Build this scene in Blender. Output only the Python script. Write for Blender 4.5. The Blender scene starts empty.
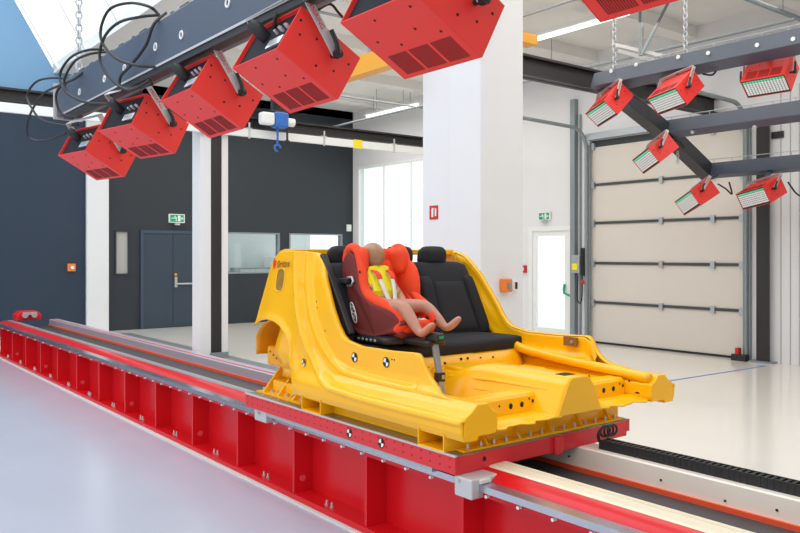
import bpy, bmesh, math, random
from mathutils import Vector, Matrix, Euler
random.seed(7)
C = bpy.context.scene.collection
sc = bpy.context.scene
PI = math.pi
# ------------------------------------------------------------------ camera
f_, cx_, cy_, CAMH = 784.0, 400.0, 254.0, 1.662
FW = (0.6157, 0.7880); RT = (0.7880, -0.6157)
cam_d = bpy.data.cameras.new('camera'); cam = bpy.data.objects.new('camera', cam_d); C.objects.link(cam)
cam.location = (0, 0, CAMH); cam.rotation_euler = (PI/2, 0, -math.atan2(FW[0], FW[1]))
cam_d.sensor_width = 36; cam_d.sensor_fit = 'HORIZONTAL'; cam_d.lens = 36*f_/800
cam_d.shift_x = 0; cam_d.shift_y = -12.5/800
cam_d.clip_start = 0.05; cam_d.clip_end = 300
sc.camera = cam
# ------------------------------------------------------------------ world and light
w = bpy.data.worlds.new('world'); sc.world = w; w.use_nodes = True
bg = w.node_tree.nodes['Background']
bg.inputs[0].default_value = (0.93, 0.965, 1.0, 1); bg.inputs[1].default_value = 1.5
def area(name, loc, rot, sx, sy, power, col=(1, 1, 1)):
    l = bpy.data.lights.new(name, 'AREA'); l.shape = 'RECTANGLE'; l.size = sx; l.size_y = sy
    l.energy = power; l.color = col
    o = bpy.data.objects.new(name, l); C.objects.link(o); o.location = loc; o.rotation_euler = rot
    return o
area('skylight_daylight', (1.5, 8.0, 8.2), (0, math.radians(-12), 0), 5, 16, 480, (0.86, 0.93, 1.0))
area('hall_lamp', (8.0, 5.5, 5.0), (0, 0, 0), 5, 10, 260, (1.0, 0.96, 0.9))
area('office_fill_light', (8.5, 18.3, 2.9), (0, 0, 0), 6, 1.2, 32, (0.92, 1.0, 1.0))  # added unseen light that brightens the view through the office windows
area('hall_lamp', (8.5, 13.5, 5.0), (0, 0, 0), 5, 5, 170, (1.0, 0.96, 0.9))
sc.view_settings.view_transform = 'Standard'; sc.view_settings.look = 'None'
sc.view_settings.exposure = 0.0; sc.view_settings.gamma = 1; sc.view_settings.use_curve_mapping = False

# ------------------------------------------------------------------ helpers
def at(px, py, X=None, Y=None, Z=None):
    """world point seen at a photo pixel on a known plane"""
    t = (px-cx_)/f_; s = (cy_-py)/f_
    dx = FW[0]+RT[0]*t; dy = FW[1]+RT[1]*t
    d = X/dx if X is not None else (Y/dy if Y is not None else (Z-CAMH)/s)
    return Vector((dx*d, dy*d, CAMH+s*d))

MATS = {}
def mat(name, col, rough=0.5, metal=0.0, spec=0.5, noise=0.0, nscale=20, bump=0.0, coat=0.0, emit=0.0, bscale=None, trans=0.0):
    if name in MATS: return MATS[name]
    m = bpy.data.materials.new(name); m.use_nodes = True; nt = m.node_tree; p = nt.nodes['Principled BSDF']
    p.inputs['Base Color'].default_value = (*col, 1); p.inputs['Roughness'].default_value = rough
    p.inputs['Metallic'].default_value = metal; p.inputs['Specular IOR Level'].default_value = spec
    p.inputs['Coat Weight'].default_value = coat; p.inputs['Coat Roughness'].default_value = 0.08
    p.inputs['Transmission Weight'].default_value = trans
    if emit: p.inputs['Emission Color'].default_value = (*col, 1); p.inputs['Emission Strength'].default_value = emit
    if noise or bump:
        tc = nt.nodes.new('ShaderNodeTexCoord'); nz = nt.nodes.new('ShaderNodeTexNoise')
        nz.inputs['Scale'].default_value = nscale; nz.inputs['Detail'].default_value = 4
        nt.links.new(tc.outputs['Object'], nz.inputs['Vector'])
        if noise:
            mx = nt.nodes.new('ShaderNodeMix'); mx.data_type = 'RGBA'
            mx.inputs['A'].default_value = (*[max(0, c*(1-noise)) for c in col], 1)
            mx.inputs['B'].default_value = (*[min(1, c*(1+noise)) for c in col], 1)
            nt.links.new(nz.outputs['Fac'], mx.inputs['Factor']); nt.links.new(mx.outputs['Result'], p.inputs['Base Color'])
        if bump:
            n2 = nt.nodes.new('ShaderNodeTexNoise'); n2.inputs['Scale'].default_value = bscale or nscale
            nt.links.new(tc.outputs['Object'], n2.inputs['Vector'])
            b = nt.nodes.new('ShaderNodeBump'); b.inputs['Strength'].default_value = bump; b.inputs['Distance'].default_value = 0.01
            nt.links.new(n2.outputs['Fac'], b.inputs['Height']); nt.links.new(b.outputs['Normal'], p.inputs['Normal'])
    MATS[name] = m; return m

M = {}
M['floor_l'] = mat('epoxy_bluish_lit', (0.47, 0.50, 0.59), 0.20, noise=0.06, nscale=1.3, coat=0.0, spec=0.42)  # one floor epoxy; reflected blue of wall and sky put into the colour
M['floor_r'] = mat('epoxy_warm_lit', (0.80, 0.765, 0.70), 0.13, noise=0.03, nscale=1.5, spec=0.5)  # the same epoxy here, its warmer surrounding light tinted into the colour
M['navy'] = mat('navy_wall_paint', (0.017, 0.034, 0.062), 0.6, noise=0.05, nscale=3)
M['anth'] = mat('anthracite_wall_paint', (0.021, 0.028, 0.037), 0.6, noise=0.05, nscale=3)
M['blue'] = mat('skylit_gable_wall', (0.16, 0.31, 0.48), 0.6)  # navy wall under the skylight; its brightness is put into this lighter blue
M['white'] = mat('white_plaster', (0.76, 0.765, 0.775), 0.7, noise=0.02, nscale=4)
M['warm'] = mat('warm_white_plaster', (0.76, 0.745, 0.72), 0.7, noise=0.02, nscale=4)
M['ceil'] = mat('concrete_ceiling', (0.84, 0.82, 0.78), 0.8, noise=0.05, nscale=2)
M['sand'] = mat('sand_door_panel', (0.68, 0.635, 0.57), 0.55, noise=0.02, nscale=5)
M['joint'] = mat('dark_joint', (0.06, 0.065, 0.07), 0.6)
M['galv'] = mat('galvanised_steel', (0.46, 0.50, 0.53), 0.42, metal=0.55, noise=0.12, nscale=25)
M['galvd'] = mat('dull_galvanised_steel', (0.27, 0.31, 0.33), 0.5, metal=0.3, noise=0.1, nscale=15)
M['dark'] = mat('dark_brown_steel', (0.020, 0.017, 0.018), 0.45)
M['slate'] = mat('slate_truss_paint', (0.070, 0.088, 0.125), 0.38, noise=0.05, nscale=6)
M['red'] = mat('red_girder_paint', (0.66, 0.008, 0.014), 0.28, noise=0.05, nscale=5, spec=0.35)
M['ledge'] = mat('ledge_steel', (0.44, 0.44, 0.50), 0.22, metal=0.85, noise=0.08, nscale=9)
M['redc'] = mat('red_carriage_paint', (0.68, 0.028, 0.035), 0.35, spec=0.4)
M['lamp'] = mat('red_lamp_powder_coat', (0.86, 0.040, 0.030), 0.45)
M['grille'] = mat('grille_dark_red', (0.28, 0.008, 0.008), 0.6)
M['yel'] = mat('yellow_body_paint', (1.0, 0.50, 0.003), 0.24, noise=0.02, nscale=6, spec=0.5)
M['yeld'] = mat('yellow_primer_paint', (0.85, 0.34, 0.004), 0.42, noise=0.06, nscale=14)
M['hole'] = mat('hole_black', (0.012, 0.010, 0.008), 0.8)
M['black'] = mat('black_plastic', (0.015, 0.016, 0.018), 0.45)
M['fabric'] = mat('black_seat_fabric', (0.011, 0.012, 0.016), 0.85, noise=0.25, nscale=220, bump=0.35, bscale=300)
M['fabric2'] = mat('charcoal_seat_centre', (0.017, 0.017, 0.022), 0.9, noise=0.3, nscale=150, bump=0.4, bscale=200)
M['orange'] = mat('orange_seat_fabric', (0.90, 0.062, 0.012), 0.75, noise=0.05, nscale=120, bump=0.2, bscale=180)
M['burg'] = mat('burgundy_shell_fabric', (0.17, 0.022, 0.020), 0.7, noise=0.1, nscale=100)
M['vinyl'] = mat('dummy_vinyl', (0.50, 0.235, 0.165), 0.42, noise=0.08, nscale=20)
M['headv'] = mat('dummy_head_vinyl', (0.36, 0.185, 0.095), 0.35, noise=0.06, nscale=15)
M['shirt'] = mat('yellow_shirt', (0.90, 0.78, 0.02), 0.75, noise=0.08, nscale=60, bump=0.2, bscale=40)
M['belt'] = mat('white_belt', (0.72, 0.70, 0.66), 0.7)
M['silver'] = mat('brushed_aluminium', (0.62, 0.63, 0.64), 0.32, metal=0.8)
M['alu'] = mat('light_grey_bracket', (0.58, 0.58, 0.57), 0.42, metal=0.3)
M['cream'] = mat('cream_rail_coating', (0.80, 0.70, 0.52), 0.3, noise=0.06, nscale=4)
M['beltdk'] = mat('dark_channel_liner', (0.055, 0.050, 0.055), 0.55, noise=0.15, nscale=30)
M['chan'] = mat('pale_channel_wall', (0.86, 0.76, 0.66), 0.28, noise=0.06, nscale=3)
M['stripe'] = mat('orange_red_stripe', (0.85, 0.10, 0.03), 0.4)
M['rubber'] = mat('black_rubber', (0.014, 0.014, 0.015), 0.6)
M['led'] = mat('led_lens_white', (0.95, 0.96, 0.97), 0.3)
M['ledg'] = mat('led_lens_green', (0.12, 0.90, 0.50), 0.35)
M['ledb'] = mat('led_board_black', (0.02, 0.02, 0.02), 0.5)
M['green'] = mat('sign_green', (0.0, 0.36, 0.17), 0.5)
M['signw'] = mat('sign_white', (0.82, 0.84, 0.82), 0.5)
M['signr'] = mat('sign_red', (0.60, 0.02, 0.02), 0.5)
M['orbox'] = mat('orange_plastic', (0.85, 0.22, 0.03), 0.45)
M['tube'] = mat('fluorescent_tube', (1.0, 0.95, 0.86), 0.4, emit=1.6)
M['hoistb'] = mat('hoist_blue', (0.02, 0.14, 0.52), 0.4)
M['craney'] = mat('crane_yellow', (0.80, 0.36, 0.02), 0.45)
M['zinc'] = mat('zinc_chain', (0.52, 0.55, 0.58), 0.4, metal=0.4)
M['bolt'] = mat('bolt_steel', (0.60, 0.60, 0.58), 0.3, metal=0.7)
M['text_red'] = mat('lettering_red', (0.65, 0.02, 0.02), 0.5)
M['text_dark'] = mat('lettering_dark', (0.16, 0.05, 0.02), 0.5)
M['blind'] = mat('roller_blind', (0.78, 0.79, 0.80), 0.8)
M['office'] = mat('office_wall', (0.70, 0.76, 0.76), 0.8)
M['officed'] = mat('office_cabinet', (0.25, 0.29, 0.30), 0.6)
M['cladding'] = mat('blue_line', (0.12, 0.25, 0.62), 0.5)
def glass_mat():
    m = bpy.data.materials.new('window_glass'); m.use_nodes = True; nt = m.node_tree; nt.nodes.clear()
    o = nt.nodes.new('ShaderNodeOutputMaterial'); t = nt.nodes.new('ShaderNodeBsdfTransparent'); t.inputs[0].default_value = (.95, .98, .97, 1)
    g = nt.nodes.new('ShaderNodeBsdfGlossy'); g.inputs['Roughness'].default_value = 0.03
    mx = nt.nodes.new('ShaderNodeMixShader'); mx.inputs[0].default_value = 0.08
    nt.links.new(t.outputs[0], mx.inputs[1]); nt.links.new(g.outputs[0], mx.inputs[2]); nt.links.new(mx.outputs[0], o.inputs[0])
    return m
M['glass'] = glass_mat()

def worigin(o):
    v = Vector((0, 0, 0))
    while o is not None: v += Vector(o.location); o = o.parent
    return v

class MB:
    """collects shapes for ONE mesh object"""
    def __init__(s): s.v = []; s.f = []; s.m = []
    def add(s, vs, fs, mi=0):
        n = len(s.v); s.v += [tuple(v) for v in vs]; s.f += [tuple(i+n for i in f) for f in fs]; s.m += [mi]*len(fs); return s
    def box(s, lo, hi, mi=0):
        x0, y0, z0 = lo; x1, y1, z1 = hi
        return s.add([(x0,y0,z0),(x1,y0,z0),(x1,y1,z0),(x0,y1,z0),(x0,y0,z1),(x1,y0,z1),(x1,y1,z1),(x0,y1,z1)],
              [(0,3,2,1),(4,5,6,7),(0,1,5,4),(1,2,6,5),(2,3,7,6),(3,0,4,7)], mi)
    def beam(s, p, q, wd, h, mi=0, up=(0, 0, 1)):
        p, q = Vector(p), Vector(q); d = (q-p).normalized(); u = Vector(up)
        a = d.cross(u)
        if a.length < 1e-4: a = d.cross(Vector((1, 0, 0)))
        a.normalize(); b = a.cross(d).normalized(); vs = []
        for e in (p, q):
            for sx, sz in ((-1,-1),(1,-1),(1,1),(-1,1)): vs.append(e+a*sx*wd/2+b*sz*h/2)
        return s.add(vs, [(0,1,2,3),(7,6,5,4),(0,4,5,1),(1,5,6,2),(2,6,7,3),(3,7,4,0)], mi)
    def prism(s, pts, axis, a, b, mi=0):
        def P(u, v, t): return {'x': (t, u, v), 'y': (u, t, v), 'z': (u, v, t)}[axis]
        n = len(pts); vs = [P(u, v, a) for u, v in pts]+[P(u, v, b) for u, v in pts]
        return s.add(vs, [tuple(range(n)), tuple(range(2*n-1, n-1, -1))]+[(i, i+n, (i+1) % n+n, (i+1) % n) for i in range(n)], mi)
    def tube(s, path, r, n=8, mi=0, closed=False):
        path = [Vector(p) for p in path]; k = len(path); R = r if isinstance(r, (list, tuple)) else [r]*k
        rings = []; prev = None
        for i, p in enumerate(path):
            if closed: d = path[(i+1) % k]-path[i-1]
            else: d = path[min(i+1, k-1)]-path[max(i-1, 0)]
            d.normalize()
            if prev is None:
                a = d.cross(Vector((0, 0, 1)));
                if a.length < .1: a = d.cross(Vector((1, 0, 0)))
            else: a = prev-d*prev.dot(d)
            a.normalize(); prev = a; b = d.cross(a)
            rings.append([p+a*math.cos(t*2*PI/n)*R[i]+b*math.sin(t*2*PI/n)*R[i] for t in range(n)])
        vs = [v for rg in rings for v in rg]; fs = []
        for i in range(k if closed else k-1):
            j = (i+1) % k
            for t in range(n): fs.append((i*n+t, i*n+(t+1) % n, j*n+(t+1) % n, j*n+t))
        if not closed: fs += [tuple(range(n-1, -1, -1)), tuple(range((k-1)*n, k*n))]
        return s.add(vs, fs, mi)
    def cyl(s, p, q, r, n=12, mi=0): return s.tube([p, q], r, n, mi)
    def ball(s, c, rx, ry=None, rz=None, n=12, mi=0, rot=None):
        ry = ry or rx; rz = rz or rx; vs = []; fs = []; m = n//2; c = Vector(c)
        for i in range(m+1):
            th = PI*i/m
            for j in range(n):
                ph = 2*PI*j/n; v = Vector((rx*math.sin(th)*math.cos(ph), ry*math.sin(th)*math.sin(ph), rz*math.cos(th)))
                if rot: v = rot @ v
                vs.append(c+v)
        for i in range(m):
            for j in range(n): fs.append((i*n+j, (i+1)*n+j, (i+1)*n+(j+1) % n, i*n+(j+1) % n))
        return s.add(vs, fs, mi)
    def grid(s, rows, mi=0):
        n = len(rows[0]); vs = [v for r in rows for v in r]
        return s.add(vs, [(i*n+j, (i+1)*n+j, (i+1)*n+j+1, i*n+j+1) for i in range(len(rows)-1) for j in range(n-1)], mi)
    def build(s, name, m, parent=None, smooth=False, bevel=0, seg=2, world=True, solid=0, sub=0, merge=False):
        me = bpy.data.meshes.new(name); o0 = worigin(parent) if (parent is not None and world) else Vector((0, 0, 0))
        me.from_pydata([tuple(Vector(v)-o0) for v in s.v], [], s.f)
        for mm in (m if isinstance(m, (list, tuple)) else [m]): me.materials.append(mm)
        for p, mi in zip(me.polygons, s.m): p.material_index = mi
        bm = bmesh.new(); bm.from_mesh(me)
        if merge: bmesh.ops.remove_doubles(bm, verts=bm.verts, dist=1e-4)
        if not solid: bmesh.ops.recalc_face_normals(bm, faces=bm.faces)
        bm.to_mesh(me); bm.free()
        if smooth:
            for p in me.polygons: p.use_smooth = True
            if smooth != 'all': me.set_sharp_from_angle(angle=math.radians(40))
        o = bpy.data.objects.new(name, me); C.objects.link(o)
        if parent is not None: o.parent = parent
        if solid:
            md = o.modifiers.new('s', 'SOLIDIFY'); md.thickness = solid; md.offset = 0
        if bevel:
            b = o.modifiers.new('b', 'BEVEL'); b.width = bevel; b.segments = seg; b.limit_method = 'ANGLE'; b.angle_limit = math.radians(35); b.harden_normals = False
        if sub:
            u = o.modifiers.new('u', 'SUBSURF'); u.levels = sub; u.render_levels = sub
        return o
def tag(o, label, cat, group=None):
    o['label'] = label; o['category'] = cat
    if group: o['group'] = group
    return o
def struct(o): o['kind'] = 'structure'; return o
def thing(name, label, cat, loc=(0, 0, 0), rot=(0, 0, 0), group=None):
    o = bpy.data.objects.new(name, None); C.objects.link(o); o.location = loc; o.rotation_euler = rot
    o.empty_display_size = .1
    return tag(o, label, cat, group)
def copy_tree(o, parent=None):
    kids = list(o.children); c = o.copy(); C.objects.link(c); c.parent = parent
    for k in kids: copy_tree(k, c)
    return c
def text(name, s, size, mtx, m, parent, ext=0.0008):
    cu = bpy.data.curves.new(name, 'FONT'); cu.body = s; cu.size = size; cu.extrude = ext
    cu.align_x = 'CENTER'; cu.align_y = 'CENTER'
    o = bpy.data.objects.new(name, cu); dg = bpy.context.evaluated_depsgraph_get(); C.objects.link(o)
    bpy.context.view_layer.update()
    me = bpy.data.meshes.new_from_object(o.evaluated_get(bpy.context.evaluated_depsgraph_get()))
    bpy.data.objects.remove(o); me.transform(mtx); me.materials.clear(); me.materials.append(m)
    t = bpy.data.objects.new(name, me); C.objects.link(t)
    if parent is not None: t.parent = parent
    return t
def frame(x, y, z, o):
    """matrix from three axes and an origin"""
    x, y, z = Vector(x).normalized(), Vector(y).normalized(), Vector(z).normalized()
    return Matrix(((x.x, y.x, z.x, o[0]), (x.y, y.y, z.y, o[1]), (x.z, y.z, z.z, o[2]), (0, 0, 0, 1)))
def spl(pts, n=8):
    """smooth path through points"""
    pts = [Vector(p) for p in pts]; out = []
    for i in range(len(pts)-1):
        p0, p1, p2, p3 = pts[max(i-1, 0)], pts[i], pts[i+1], pts[min(i+2, len(pts)-1)]
        for k in range(n):
            t = k/n; out.append(.5*((2*p1)+(p2-p0)*t+(2*p0-5*p1+4*p2-p3)*t*t+(3*p1-p0-3*p2+p3)*t**3))
    return out+[pts[-1]]

# ================================================================== SETTING
YB = 17.2; XR = 11.85; ZC = 5.43; XE = 4.37
struct(MB().box((-7, -4, -.12), (2.66, YB, 0)).build('floor', M['floor_l']))
struct(MB().box((2.66, -4, -.12), (XR+.2, YB, 0)).build('floor', M['floor_r']))
struct(MB().box((4.9, 6.0, 0), (5.68, 16.5, .006)).build('trim_1', mat('grey_floor_cover', (.22, .23, .24), .35, noise=.1, nscale=8)))
b = MB(); p0 = at(650, 384, Z=0); p1 = at(765, 366, Z=0)
b.beam((p0.x, p0.y, .002), (p1.x, p1.y, .002), .035, .003); struct(b.build('trim_2', M['cladding']))

# back wall (dark), with openings for the office windows and the slit window
def wall_y(name, m, x0, x1, z0, z1, y, holes, t=.2):
    """wall across Y=y with rectangular holes (x0,x1,z0,z1)"""
    b = MB(); xs = sorted({x0, x1, *[h[0] for h in holes], *[h[1] for h in holes]})
    for a, c in zip(xs[:-1], xs[1:]):
        hs = sorted([h for h in holes if h[0] <= a+1e-6 and h[1] >= c-1e-6], key=lambda h: h[2]); z = z0
        for h in hs:
            if h[2] > z+1e-6: b.box((a, y, z), (c, y+t, h[2]))
            z = h[3]
        if z < z1: b.box((a, y, z), (c, y+t, z1))
    return struct(b.build(name, m, merge=True))
def wall_x(name, m, y0, y1, z0, z1, x, holes, t=.2):
    b = MB(); ys = sorted({y0, y1, *[h[0] for h in holes], *[h[1] for h in holes]})
    for a, c in zip(ys[:-1], ys[1:]):
        hs = sorted([h for h in holes if h[0] <= a+1e-6 and h[1] >= c-1e-6], key=lambda h: h[2]); z = z0
        for h in hs:
            if h[2] > z+1e-6: b.box((x, a, z), (x+t, c, h[2]))
            z = h[3]
        if z < z1: b.box((x, a, z), (x+t, c, z1))
    return struct(b.build(name, m, merge=True))
def rY(px0, py0, px1, py1, Y=YB):
    a = at(px0, py0, Y=Y); c = at(px1, py1, Y=Y); return (a.x, c.x, c.z, a.z)
def rX(px0, py0, px1, py1, X=XR):
    a = at(px0, py0, X=X); c = at(px1, py1, X=X); return (c.y, a.y, c.z, a.z)
wA = rY(223, 232, 279.5, 273); wB = rY(289, 233, 342, 273)
wB = (wB[0], wB[1], wA[2], wA[3])
slit = rY(114.5, 230, 129.5, 275)
colx = 5.45
wall_y('wall_back', M['anth'], colx-.15, XR+.2, 0, ZC, YB, [wA, wB, slit])
wall_y('wall_left', M['navy'], -7, colx-.15, 0, 4.85, YB, [])
# gable above the left bay, cut along the roof slope
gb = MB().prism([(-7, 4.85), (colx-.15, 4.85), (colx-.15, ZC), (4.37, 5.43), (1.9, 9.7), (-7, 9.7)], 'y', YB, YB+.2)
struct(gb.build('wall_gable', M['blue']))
struct(MB().box((-7, YB-.09, 4.7), (colx-.1, YB, 4.95)).build('trim_3', M['dark']))
struct(MB().box((-7, -4.2, 0), (XR+.2, -4, ZC)).build('wall_front', M['warm']))
# office behind the dark wall
struct(MB().box((5.0, 19.35, 0), (XR, 19.45, 3)).build('wall_office', M['office'])); struct(MB().box((5.0, 17.45, -.1), (XR, 19.3, 0)).build('floor_office', M['floor_r']))
for i, (hx0, hx1, hz0, hz1) in enumerate((wA, wB, slit)):
    t = thing('window_%d' % (i+1), '', '', (hx0, YB, hz0)); del t['label']; del t['category']; struct(t)
    b = MB(); fw = .035
    b.box((hx0, YB-.02, hz0), (hx1, YB+.06, hz0+fw)).box((hx0, YB-.02, hz1-fw), (hx1, YB+.06, hz1)).box((hx0, YB-.02, hz0+fw), (hx0+fw, YB+.06, hz1-fw)).box((hx1-fw, YB-.02, hz0+fw), (hx1, YB+.06, hz1-fw))
    b.build('window_frame', M['galvd'] if i < 2 else M['anth'], t)
    MB().box((hx0, YB+.02, hz0), (hx1, YB+.03, hz1)).build('pane', M['glass'] if i < 2 else mat('frosted_slit', (.42, .42, .40), .3), t)
for j, (x, wd, h) in enumerate(((6.9, .5, 1.55), (7.6, .7, 1.35), (8.5, .45, 1.7), (9.3, .9, 1.3), (10.3, .5, 1.6))):
    tb = thing('office_cabinet', ['tall narrow cabinet seen through left office window', 'low wide cabinet seen through left office window', 'tallest cabinet behind the left office window', 'low long cabinet seen through right office window', 'narrow cabinet at right end of right office window'][j], 'cabinet', (x, 18.8, 0))
    MB().box((x, 18.7, 0), (x+wd, 19.25, h)).build('body', M['officed'] if j % 2 else M['blind'], tb, bevel=.01)
    MB().box((x+.02, 18.67, .08), (x+wd/2-.01, 18.7, h-.04)).box((x+wd/2+.01, 18.67, .08), (x+wd-.02, 18.7, h-.04)).build('door', M['office'], tb)
# double door in back wall
d0 = rY(140, 230, 212, 328.5)
t = thing('door_1', '', '', (d0[0], YB, 0)); del t['label']; del t['category']; struct(t)
b = MB(); fz = d0[3]
b.box((d0[0], YB-.05, 0), (d0[0]+.07, YB, fz-.07)).box((d0[1]-.07, YB-.05, 0), (d0[1], YB, fz-.07)).box((d0[0], YB-.05, fz-.07), (d0[1], YB, fz)); b.build('door_frame', mat('door_frame_slate', (.042, .068, .10), .5), t)
xm = at(172.5, 260, Y=YB).x
dm = mat('door_leaf_slate', (.032, .052, .078), .5)
MB().box((d0[0]+.07, YB-.03, .01), (xm-.004, YB-.002, fz-.07)).build('door_leaf', dm, t, bevel=.004)
MB().box((xm+.004, YB-.03, .01), (d0[1]-.07, YB-.002, fz-.07)).build('door_leaf', dm, t, bevel=.004)
h = at(176, 282, Y=YB-.06); h2 = at(193, 286, Y=YB-.1)
b = MB().box((h.x-.03, YB-.07, h.z-.12), (h.x+.03, YB-.03, h.z+.12)).cyl((h.x, YB-.1, h.z-.04), (d0[1]-.1, YB-.1, h.z-.04), .02).cyl((h.x, YB-.1, h.z-.04), (h.x, YB-.04, h.z-.04), .018)
b.box((d0[1]-.16, YB-.09, h.z-.1), (d0[1]-.1, YB-.03, h.z+.04)); b.build('door_handle', M['silver'], t)
MB().cyl((h.x, YB-.06, h.z+.17), (h.x, YB-.03, h.z+.17), .03).build('lock', M['craney'], t)

# garage side wall with door opening, exit door, high window strip
gd = (at(745, 300, X=XR).y, at(590, 300, X=XR).y, 0, 3.78)
ex = rX(529.5, 227, 572, 336); ex = (ex[0], ex[1], 0, ex[3])
win = rX(358, 172, 424, 262); win = (win[0]-.6, win[1], .9, win[3]+.12)
wall_x('wall_right', M['white'], -4, YB+.2, 0, ZC, XR, [gd, ex, win])
# panelled cladding seams to the right of the garage door
b = MB()
for px in (781, 790.5, 799.5):
    y = at(px, 300, X=XR).y; b.box((XR-.006, y-.008, 0), (XR, y+.008, 4.2))
for yy in (4.4, 3.7, 3.0, 2.3, 1.6): b.box((XR-.006, yy-.008, 0), (XR, yy+.008, 4.2))
struct(b.build('trim_4', mat('panel_seam', (.45, .45, .44), .7)))
# large side window with blind
t = thing('window_4', '', '', (XR, win[0], win[2])); del t['label']; del t['category']; struct(t)
b = MB().box((XR-.03, win[0], win[2]), (XR+.08, win[1], win[2]+.06)).box((XR-.03, win[0], win[3]-.06), (XR+.08, win[1], win[3]))
n = 3
for i in range(n+1):
    y = win[0]+(win[1]-win[0]-.03)*i/n; b.box((XR+.01, y, win[2]+.06), (XR+.05, y+.03, win[3]-.06))
b.build('window_frame', M['signw'], t)
MB().box((XR+.04, win[0], win[2]), (XR+.05, win[1], win[3])).build('pane', M['glass'], t)
# garage sectional door
t = thing('door_2', '', '', (XR+.05, gd[0], 0)); del t['label']; del t['category']; struct(t)
zs = [0.0, .754, 1.482, 2.231, 2.943, 3.666]
for i in range(5):
    b = MB().box((XR+.04, gd[0], zs[i]+.03), (XR+.1, gd[1], zs[i+1]-.012)); b.build('door_panel', M['sand'], t, bevel=.008)
b = MB().box((XR+.06, gd[0], 0), (XR+.09, gd[1], 3.78)); b.build('joint_backing', M['joint'], t)
MB().box((XR+.02, gd[0], 0), (XR+.1, gd[1], .035)).build('bottom_seal', M['rubber'], t)
for z in zs[1:5]:
    MB().box((XR+.015, gd[0]+.02, z-.012), (XR+.045, gd[1]-.02, z+.03)).build('section_joint', M['joint'], t)
for z in zs[1:]:
    for y in (gd[0]+.55, gd[1]-.06, gd[0]+.06, (gd[0]+gd[1])/2):
        MB().box((XR-.01, y-.035, z-.06), (XR+.04, y+.035, z+.06)).build('hinge', M['galv'], t)
# garage guide rails with curved top, running inward
for k, y in enumerate((gd[1]+.03, gd[0]-.05)):
    t = thing('guide_rail', ['vertical galvanised guide rail at left edge of the sectional door', 'vertical galvanised guide rail at right edge of the sectional door'][k], 'guide rail', (XR-.06, y, 0))
    path = [(XR-.07, y, 0), (XR-.07, y, 3.6)]+[(XR-.07-.4*(1-math.cos(a)), y, 3.6+.4*math.sin(a)) for a in [PI/2*i/8 for i in range(1, 9)]]+[(XR-3.0, y, 4.05)]
    MB().tube(path, .035, 8).build('rail', M['galvd'], t, smooth=True)
    MB().box((XR-.05, y-.06, 0), (XR-.005, y+.06, 3.7)).build('mounting_angle', M['galvd'], t)
MB().box((XR-.12, gd[0]+.02, 3.78), (XR-.01, gd[1]+.02, 3.90)).build('x', M['galv'])
o = bpy.data.objects['x']; o.name = 'door_shaft_housing'; tag(o, 'long galvanised housing above the sectional door', 'door housing')
# grey frame post left of the garage door
pA = at(572.5, 300, X=XR-.1); pt = MB().box((XR-.11, pA.y-.055, 0), (XR-.003, pA.y+.055, 4.6)).build('steel_post', M['galvd'], bevel=.004)
tag(pt, 'grey galvanised post between the exit door and sectional door', 'post')
# steel I-post on the right of the garage door
q = at(766.5, 362, Z=0); t = thing('steel_column', 'dark steel I column on bolted base plate right of the sectional door', 'column', (q.x, q.y, 0))
MB().box((q.x-.12, q.y-.10, .02), (q.x-.1, q.y+.10, 3.86)).box((q.x+.1, q.y-.10, .02), (q.x+.12, q.y+.10, 3.86)).box((q.x-.1, q.y-.01, .02), (q.x+.1, q.y+.01, 3.86)).build('shaft', M['dark'], t)
MB().box((q.x-.2, q.y-.18, 0), (q.x+.13, q.y+.18, .025)).build('base_plate', M['galvd'], t)
MB().box((q.x-.05, q.y-.28, 3.42), (q.x+.05, q.y-.1, 3.52)).build('bracket', M['dark'], t)
# exit door
t = thing('door_3', '', '', (XR, ex[0], 0)); del t['label']; del t['category']; struct(t)
b = MB(); z1 = ex[3]
b.box((XR-.03, ex[0], 0), (XR+.1, ex[0]+.09, z1-.09)).box((XR-.03, ex[1]-.09, 0), (XR+.1, ex[1], z1-.09)).box((XR-.03, ex[0], z1-.09), (XR+.1, ex[1], z1)); b.build('door_frame', M['signw'], t)
ye0, ye1 = ex[0]+.09, ex[1]-.09
b = MB().box((XR, ye0, .01), (XR+.05, ye0+.09, z1-.09)).box((XR, ye1-.09, .01), (XR+.05, ye1, z1-.09)).box((XR, ye0+.09, .01), (XR+.05, ye1-.09, .2)).box((XR, ye0+.09, z1-.19), (XR+.05, ye1-.09, z1-.09)); b.build('door_leaf', M['signw'], t)
MB().box((XR+.02, ye0+.09, .2), (XR+.03, ye1-.09, z1-.19)).build('pane', M['glass'], t)
h = at(565, 291, X=XR-.04); b = MB().tube([(XR-.03, h.y+.02, h.z+.13), (XR-.05, h.y+.02, h.z+.05), (XR-.05, h.y+.02, h.z-.04), (XR-.05, h.y-.15, h.z-.09)], .022, 8); b.build('door_handle', M['green'], t, smooth=True)
struct(MB().box((XR+.4, 5, -.1), (XR+9, 17, -.02)).build('ground_outside', mat('snow_white_ground', (.95,.95,.95), .8)))

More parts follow.
